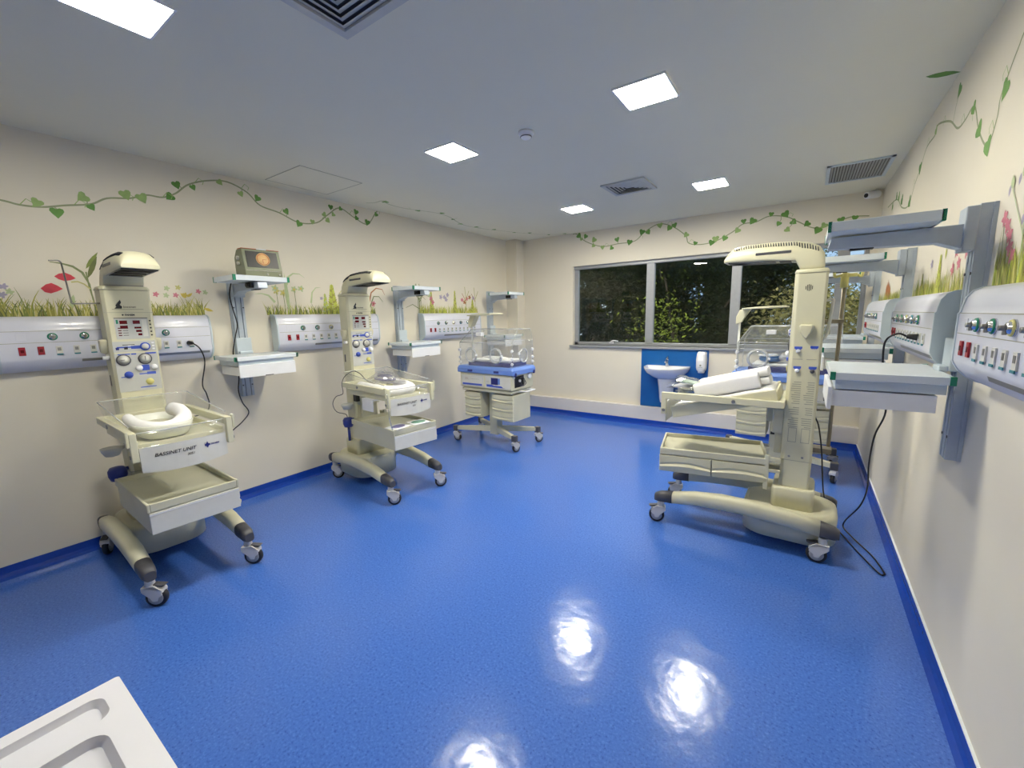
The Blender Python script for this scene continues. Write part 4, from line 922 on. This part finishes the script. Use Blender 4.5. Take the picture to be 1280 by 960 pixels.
# ------------------------------------------------------------------ incubators (local: operator side looks to -y)
def incubator(label, loc, rz, mask):
    t = thing('incubator', label, 'incubator', loc, rz, 'clear-hooded infant incubators')
    b = MB(); b.prism(rrect(0, 0, .062, .055, .015, 3), 'z', .10, .66); b.build('pedestal', 'cream_d', t, bevel=.003)
    for sx in (-1, 1):
        for sy in (-1, 1):
            p0 = Vector((sx*.05, sy*.03, .165)); p1 = Vector((sx*.445, sy*.235, .165)); d = (p1-p0).normalized(); n = Vector((-d.y, d.x, 0))*.022
            b = MB(); rr = [[p0-n+Vector((0, 0, -.035)), p0+n+Vector((0, 0, -.035)), p0+n+Vector((0, 0, .035)), p0-n+Vector((0, 0, .035))], [p1-n+Vector((0, 0, -.022)), p1+n+Vector((0, 0, -.022)), p1+n+Vector((0, 0, .022)), p1-n+Vector((0, 0, .022))]]
            b.loft(rr, 0, True, False); lg = b.build('leg', 'cream_d', t, bevel=.003)
            b = MB(); b.box(sx*.425, sx*.485, sy*.21, sy*.265, .125, .195); b.build('corner_cap', 'dark', lg, bevel=.008)
            caster(t, sx*.455, sy*.238, {(-1, -1): .2, (1, -1): 1.3, (1, 1): 1.0, (-1, 1): 2.5}[sx, sy], r=.048, top=.14, trail=.018)
    b = MB(); b.box(-.35, .40, -.20, .20, .655, .685); b.box(-.30, .36, -.16, .16, .64, .656); b.build('support_frame', 'cream_d', t, bevel=.004)
    b = MB(); b.box(-.365, .415, -.215, .215, .70, .872); b.box(-.34, .39, -.19, .19, .684, .70); cs = b.build('control_cabinet', 'cream', t, bevel=.005)
    b = MB(); b.box(-.345, .0, -.219, -.214, .715, .845, 0); b.box(-.33, -.02, -.2205, -.218, .725, .748, 1); b.box(-.29, -.22, -.2203, -.218, .790, .793, 2); b.box(-.29, -.24, -.2203, -.218, .806, .809, 3); b.box(-.20, -.06, -.2203, -.218, .800, .802, 2)
    b.build('left_fascia', ['pale', 'blue', 'inkgrey', 'red'], cs, bevel=.001)
    b = MB(); b.box(.03, .40, -.219, -.214, .712, .848, 0); b.prism([(.05, .724), (.05, .752), (.13, .752), (.16, .742), (.27, .742), (.30, .722)], 'y', -.2205, -.218, 1); b.box(.22, .25, -.2205, -.218, .76, .83, 4); b.box(.27, .32, -.2203, -.218, .722, .726, 2); b.box(.05, .09, -.2203, -.218, .785, .788, 2)
    b.build('right_fascia', ['pale', 'blue', 'inkgrey', 'red', 'deckblue'], cs, bevel=.001)
    b = MB(); b.box(.12, .22, -.222, -.218, .755, .832); b.build('display', 'navy', cs, bevel=.001)
    b = MB(); b.box(.4145, .4165, -.16, .02, .725, .855); b.build('end_recess', 'black', cs)
    b = MB(); b.torus((.42, -.02, .785), .052, .004, 'x'); b.tube(spline([(.42, -.06, .79), (.44, -.03, .74), (.44, .03, .76), (.42, .03, .80)]), .004); b.build('hose_ring', 'dark', cs)
    b = MB(); b.cyl((.416, -.07, .80), (.432, -.07, .80), .016); b.cyl((.416, -.18, .845), (.43, -.18, .845), .010); b.cyl((.416, .12, .835), (.44, .12, .835), .03); b.build('end_fitting', 'white', cs)
    b = MB(); b.cyl((.38, -.05, .675), (.50, -.05, .675), .007); b.cyl((.38, .12, .675), (.50, .12, .675), .007); b.cyl((.50, -.06, .675), (.50, .13, .675), .008); b.build('side_rail', 'white', t)
    # drawers under the frame
    for u0, u1 in ((-.345, -.085), (.09, .40)):
        b = MB(); b.box(u0, u1, -.165, .17, .325, .635); db = b.build('drawer_box', 'cream_d', t, bevel=.004)
        for k in range(3):
            z1 = .632-k*.102; z0 = z1-.098
            b = MB(); pr = []
            for i in range(9):
                s_ = i/8; x = u0+.003+(u1-u0-.006)*s_; dip = .014*math.sin(PI*s_)
                pr.append([(x, -.163, z0), (x, -.178, z0), (x, -.184, z0+.030-dip), (x, -.174, z0+.042-dip), (x, -.180, z0+.055-dip*.5), (x, -.180, z1), (x, -.163, z1)])
            b.loft(pr, 0, True, False); b.build('drawer', 'cream', db, bevel=.0015)
    # blue deck and hood
    b = MB(); pl = rrect(.02, 0, .43, .235, .03, 4)
    b.loft([[(x, y, .876) for x, y in pl], [(x, y, .925) for x, y in pl], [(.02+(x-.02)*.97, y*.95, .952) for x, y in pl], [(.02+(x-.02)*.95, y*.92, .956) for x, y in pl]], 0, True, False); dk = b.build('deck', 'deckblue', t, bevel=.003)
    b = MB()
    for u in (-.22, .18): b.box(u, u+.07, -.246, -.234, .895, .915)
    b.box(.44, .456, -.20, -.17, .86, .90); b.box(.44, .456, .17, .20, .86, .90); b.build('deck_latch', 'navy', dk, bevel=.003)
    b = MB(); b.box(-.27, .36, -.17, .16, .957, 1.002); b.build('bed_base', 'navy', t, bevel=.004)
    b = MB(); b.box(-.24, .33, -.14, .14, 1.003, 1.035); b.build('mattress', 'cloth', t, bevel=.012, seg=3)
    x0, x1, tx0, tx1 = -.365, .425, -.275, .425
    F = [(-.205, .957), (-.205, 1.235), (-.095, 1.385), (.155, 1.385), (.20, 1.25), (.20, .957)]
    def X(z, a, c): return a if z <= 1.235 else a+(c-a)*(z-1.235)/(1.385-1.235)
    lft = [(X(z, x0, tx0), y, z) for y, z in F]; rgt = [(X(z, x1, tx1), y, z) for y, z in F]
    b = MB(); b.add(lft+rgt, [[i, i+1, 7+i, 6+i] for i in range(5)]); b.add(lft, [(0, 1, 4, 5), (1, 2, 3, 4)]); b.add(rgt, [(0, 1, 4, 5), (1, 2, 3, 4)])
    hd = b.build('hood', 'acrylic', t, solid=.006)
    b = MB()
    ps = [lft[0], lft[1], lft[2], rgt[2], rgt[1], rgt[0]]
    for q in (ps, [lft[1], rgt[1]], [lft[5], lft[4], lft[3], rgt[3], rgt[4], rgt[5]], [lft[2], lft[3]], [rgt[2], rgt[3]], [lft[4], rgt[4]]): b.tube(q, .0035, 6)
    b.build('hood_edge', 'ringc', hd)
    for u, w in ((-.19, 1.0), (.19, 1.0)):
        b = MB(); b.torus((u, -.212, 1.085), .078, .009, 'y', 30, 8); b.torus((u, -.205, 1.085), .088, .006, 'y', 30, 6); p = b.build('porthole', 'ringc', t)
        b = MB(); b.lathe([(.078, -.214), (.070, -.220), (.001, -.222)], (u, 0, 1.085), 'y', 28); b.build('porthole_door', 'acrylic', p)
        b = MB(); b.box(u+.082, u+.102, -.226, -.205, 1.075, 1.10); b.build('door_latch', 'white', p, bevel=.003)
    b = MB(); b.torus((.432, .0, 1.085), .078, .009, 'x', 30, 8); p = b.build('porthole', 'ringc', t)
    b = MB(); b.lathe([(.078, .434), (.070, .440), (.001, .442)], (0, .0, 1.085), 'x', 28); b.build('porthole_door', 'acrylic', p)
    b = MB(); b.box(.425, .445, -.10, -.078, 1.10, 1.125); b.build('door_latch', 'white', p, bevel=.003)
    for (u, y) in ((-.365, -.205), (.425, -.205), (.425, .20)):
        for z in (1.0, 1.055, 1.145):
            b = MB(); b.cyl((u, y-.008, z-.016), (u, y-.008, z+.016), .012, n=12); b.box(u-.018, u+.018, y-.016, y+.002, z-.006, z+.006); b.build('hood_hinge', 'white', hd, bevel=.003)
    b = MB(); b.box(-.14, -.06, -.165, -.10, 1.31, 1.35); b.build('hood_label', 'white', hd, bevel=.004)
    # monitor stand at the head end
    b = MB(); b.cyl((-.395, .06, .70), (-.395, .06, 1.49), .011); b.box(-.41, -.36, .035, .085, .73, .78); b.build('stand_pole', 'pale', t)
    b = MB(); b.prism([(-.425, 1.40), (-.425, 1.475), (-.395, 1.545), (-.30, 1.545), (-.33, 1.50), (-.375, 1.42)], 'y', .02, .10); b.build('stand_bracket', 'cream', t, bevel=.005)
    b = MB(); b.loft([[(-.37, -.06, 1.545), (-.37, .16, 1.545), (-.37, .16, 1.558), (-.37, -.06, 1.558)], [(-.15, -.10, 1.550), (-.15, .20, 1.550), (-.15, .20, 1.572), (-.15, -.10, 1.572)], [(.01, -.08, 1.556), (.01, .18, 1.556), (.01, .18, 1.572), (.01, -.08, 1.572)]], 0, True, False); b.build('monitor_plate', 'cream', t, bevel=.004)
    if mask:
        b = MB(); b.lathe([(.02, 1.012), (.085, 1.03), (.098, 1.055), (.085, 1.075), (.03, 1.085)], (-.10, -.04, .022), 'z', 22); b.build('hood_mask', 'splash', t)
        b = MB(); b.torus((-.12, -.05, 1.107), .075, .008, 'z', 24, 6); b.cyl((-.01, -.08, 1.08), (.02, -.12, 1.12), .025); b.cyl((.0, -.05, 1.07), (.04, -.05, 1.14), .018); b.build('mask_fittings', 'white', t)
    else:
        b = MB(); b.tube(spline([(-.20, .05, 1.03), (-.10, .0, 1.045), (.02, .03, 1.04), (.10, -.02, 1.045), (.2, .02, 1.03)]), .018, 10); b.tube(spline([(.05, -.08, 1.03), (.14, -.05, 1.05), (.22, -.08, 1.03)]), .022, 10); b.build('cloth_roll', 'cloth', t)
    return t
incubator('white incubator with blue deck in the far left corner', (.875, 4.165, 0), -.035, False)
incubator('incubator with a blue mask under its hood behind the right warmer', (3.79, 4.88, 0), -.02, True)

# ------------------------------------------------------------------ hand washing corner
b = MB(); b.box(2.115, 2.968, D-.012, D-.0005, .260, 1.054); tag(b.build('splash_panel', 'splash', bevel=.001), 'blue laminate splash panel on the far wall under the window', 'wall panel')
t = thing('pedestal_sink', 'white ceramic hand basin on a half pedestal against the blue panel', 'sink', (2.475, 5.888, 0))
def basin(y0, hx, dy, z, k=1.0):
    o = []
    n = 28
    for i in range(n):
        a = PI+PI*i/(n-1)
        c, s_ = math.cos(a), math.sin(a)
        o.append((hx*math.copysign(abs(c)**.75, c), -y0+dy*-abs(s_)**.8, z))
    return o
b = MB()
def rim(hx, dy, z, y0=0): return basin(y0, hx, dy, z)
b.loft([rim(.10, .16, .66), rim(.18, .26, .70), rim(.255, .36, .76), rim(.28, .40, .815), rim(.282, .405, .835), rim(.268, .385, .838, .012), rim(.245, .355, .825, .05), rim(.21, .30, .78, .07), rim(.12, .20, .725, .09)], 0); b.build('basin', 'ceramic', t, bevel=.004)
b = MB(); pd = lambda hx, dy, z: [(hx*math.cos(a), dy*math.sin(a)-.04, z) for a in [PI+PI*i/15 for i in range(16)]]
b.loft([pd(.075, .13, .355), pd(.085, .15, .42), pd(.095, .17, .55), pd(.115, .19, .68)], 0); b.build('pedestal', 'ceramic', t, bevel=.004)
b = MB(); b.cyl((0, -.06, .834), (0, -.06, .915), .021, .017); b.tube(spline([(0, -.06, .90), (0, -.10, .915), (0, -.15, .895)]), .012, 10); b.build('faucet', 'chrome', t)
b = MB(); b.cyl((0, -.06, .915), (0, -.055, .945), .020, .015); b.tube([(0, -.055, .94), (.0, -.02, .965)], .007); b.build('tap_lever', 'chrome', t)
b = MB(); b.lathe([(.024, .0), (.022, .003), (.001, .003)], (0, -.20, .7265), 'z', 18); b.build('drain', 'chrome', t)
t = thing('soap_dispenser', 'white wall soap dispenser on the blue panel, right of the basin', 'soap dispenser', (2.893, D-.0125, 0))
b = MB(); pr = lambda z, hx, dy: [(hx*c, -dy*s_, z) for c, s_ in [(-1, 0), (-1, .55), (-.85, .85), (-.5, 1), (.5, 1), (.85, .85), (1, .55), (1, 0)]]
b.loft([pr(.795, .052, .085), pr(.83, .060, .10), pr(.93, .062, .105), pr(1.01, .056, .09), pr(1.035, .045, .06)], 0, True, False); b.build('cover', 'white', t, bevel=.008, seg=3)
b = MB(); b.loft([pr(.765, .036, .07), pr(.80, .042, .095)], 0, True, False); b.build('push_lever', 'white', t, bevel=.004)
b = MB(); b.cyl((0, -.104, .868), (0, -.107, .868), .011); b.box(-.025, .025, -.1062, -.104, .842, .846); b.build('level_window', 'inkgrey', t)

# ------------------------------------------------------------------ power cords
def cord(name, label, pts, r=.0045, plug=None):
    t = thing(name, label, 'cable', (0, 0, 0))
    b = MB(); b.tube(spline(pts, 7), r, 8); b.build('cord', 'black', t)
    if plug:
        b = MB(); p, q = Vector(plug[0]), Vector(plug[1]); b.cyl(p, q, .017, .010, n=12); b.build('plug', 'black', t, bevel=.002)
    return t
cord('power_cord', 'black power cord plugged into the left panel beside the nearest warmer', [(.152, 1.366, 1.381), (.19, 1.394, 1.338), (.17, 1.42, 1.237), (.16, 1.388, 1.067), (.17, 1.402, .991), (.20, 1.40, .90), (.22, 1.35, .85), (.24, 1.20, .84)], plug=((.113, 1.352, 1.384), (.152, 1.366, 1.381)))
cord('monitor_cable', 'black cable running down the shelf under the small monitor', [(.30, 1.70, 1.88), (.16, 1.685, 1.875), (.12, 1.69, 1.84), (.105, 1.676, 1.75), (.085, 1.694, 1.646), (.082, 1.715, 1.516), (.085, 1.69, 1.42), (.083, 1.66, 1.30), (.082, 1.66, 1.22), (.082, 1.68, 1.10), (.10, 1.655, .971), (.12, 1.665, .87), (.15, 1.692, .785), (.20, 1.615, .725), (.25, 1.531, .691), (.26, 1.51, .68)])
cord('power_cord', 'long black power cord looping on the floor behind the right warmer', [(4.034, 3.37, .85), (4.06, 3.40, .78), (4.09, 3.46, .60), (4.13, 3.55, .267), (4.20, 3.60, .05), (4.25, 3.582, .006), (4.317, 3.367, .006), (4.394, 3.157, .006), (4.418, 3.150, .006), (4.420, 3.185, .006), (4.386, 3.358, .006), (4.30, 3.56, .015), (4.264, 3.731, .02), (4.318, 3.50, .264), (4.331, 3.40, .424), (4.314, 3.30, .608), (4.312, 3.20, .805), (4.334, 3.10, .969), (4.30, 3.02, 1.15), (4.278, 2.95, 1.305), (4.28, 2.90, 1.373), (4.315, 2.87, 1.402), (4.345, 2.86, 1.390)], plug=((4.384, 2.852, 1.386), (4.345, 2.86, 1.390)))

# ------------------------------------------------------------------ white moulded changing tray on a trolley, bottom left
t = thing('changing_trolley', 'white moulded plastic tray top at the bottom left corner', 'trolley', (2.886, .265, 0))
zt = .85
b = MB()
def rr(x0, x1, y0, y1, z, r): return [(x, y, z) for x, y in rrect((x0+x1)/2, (y0+y1)/2, (x1-x0)/2, (y1-y0)/2, r, 6)]
def frame_face(outer, holes):
    """flat top with rounded rectangular holes"""
    bm = bmesh.new(); loops = [outer]+holes
    es = []
    for lp in loops:
        vv = [bm.verts.new(p) for p in lp]
        es += [bm.edges.new((vv[i], vv[(i+1) % len(vv)])) for i in range(len(vv))]
    bmesh.ops.triangle_fill(bm, use_beauty=True, use_dissolve=False, edges=es)
    vs = [tuple(v.co) for v in bm.verts]; idx = {v: i for i, v in enumerate(bm.verts)}
    fs = [[idx[v] for v in f.verts] for f in bm.faces]; bm.free(); return vs, fs
X1, Y1_ = .62, -.80
out = rr(0, X1, Y1_, 0, zt, .006)
h1 = (.030, .100, Y1_+.03, -.030); h2 = (.125, X1-.04, Y1_+.04, -.045)
vs, fs = frame_face(out, [rr(*h1, zt, .022), rr(*h2, zt, .03)]); b.add(vs, fs)
b.loft([out, rr(0, X1, Y1_, 0, zt-.035, .006)], 0, False)
for h, dp in ((h1, .010), (h2, .014)):
    i = (h[0]+.010, h[1]-.010, h[2]+.010, h[3]-.010)
    b.loft([rr(*h, zt, .022 if h is h1 else .03), rr(h[0]+.003, h[1]-.003, h[2]+.003, h[3]-.003, zt-.004, .022), rr(*i, zt-dp, .016)], 0, False); b.add(rr(*i, zt-dp, .016), [list(range(28))])
b.add(rr(0, X1, Y1_, 0, zt-.036, .006), [list(range(28))])
b.build('tray_top', pm('white_moulded_plastic', (244, 244, 254), .35, var=.005), t)
for x in (.05, X1-.05):
    for y in (-.06, Y1_+.06):
        b = MB(); b.cyl((x, y, .09), (x, y, zt-.04), .014); lg = b.build('leg', 'castw', t)
        b = MB(); b.lathe([(.006, -.015), (.04, -.013), (.045, 0), (.04, .013), (.006, .015)], (x, y, .045), 'y', 20); b.cyl((x, y, .06), (x, y, .095), .016); b.build('trolley_wheel', 'tyre', lg)

# ------------------------------------------------------------------ daylight and camera
w = bpy.data.worlds.new('sky'); S.world = w; w.use_nodes = True
nt = w.node_tree; bg = nt.nodes['Background']
tc = nt.nodes.new('ShaderNodeTexCoord'); nz = nt.nodes.new('ShaderNodeTexNoise'); nz.inputs['Scale'].default_value = 2.2; nz.inputs['Detail'].default_value = 5
rp = nt.nodes.new('ShaderNodeValToRGB'); rp.color_ramp.elements[0].position = .38; rp.color_ramp.elements[1].position = .66
rp.color_ramp.elements[0].color = lin((176, 208, 248))+(1,); rp.color_ramp.elements[1].color = (1, 1, 1, 1)
nt.links.new(tc.outputs['Generated'], nz.inputs['Vector']); nt.links.new(nz.outputs['Fac'], rp.inputs['Fac']); nt.links.new(rp.outputs['Color'], bg.inputs['Color'])
bg.inputs['Strength'].default_value = 2.3
sl = bpy.data.lights.new('sun', 'SUN'); sl.energy = 4.2; sl.angle = math.radians(.6); sl.color = (1, .95, .84)
so = bpy.data.objects.new('sun', sl); COL.objects.link(so)
so.rotation_euler = Vector((-.75, .55, -.95)).to_track_quat('-Z', 'Y').to_euler()

cam = bpy.data.cameras.new('camera'); co = bpy.data.objects.new('camera', cam); COL.objects.link(co)
cam.sensor_fit = 'HORIZONTAL'; cam.sensor_width = 36; cam.lens = 525.73/1280*36; cam.clip_start = .02; cam.clip_end = 300
yaw, pitch, roll = -.6069968, -.1581566, -.0224160
cy, sy, cp, sp = math.cos(yaw), math.sin(yaw), math.cos(pitch), math.sin(pitch)
f = Vector((sy*cp, cy*cp, sp)); r = Vector((cy, -sy, 0)); u = r.cross(f)
r2 = math.cos(roll)*r+math.sin(roll)*u; u2 = -math.sin(roll)*r+math.cos(roll)*u
mw = Matrix((r2, u2, -f)).transposed().to_4x4(); mw.translation = (3.93953, .11570, 1.52371)
co.matrix_world = mw
S.camera = co
S.view_settings.view_transform = 'Standard'; S.view_settings.look = 'None'; S.view_settings.gamma = 1; S.view_settings.use_curve_mapping = False
S.view_settings.exposure = 0.0
S.cycles.use_denoising = True
S.cycles.max_bounces = 10; S.cycles.transparent_max_bounces = 24; S.cycles.diffuse_bounces = 5
S.cycles.sample_clamp_indirect = 6.0
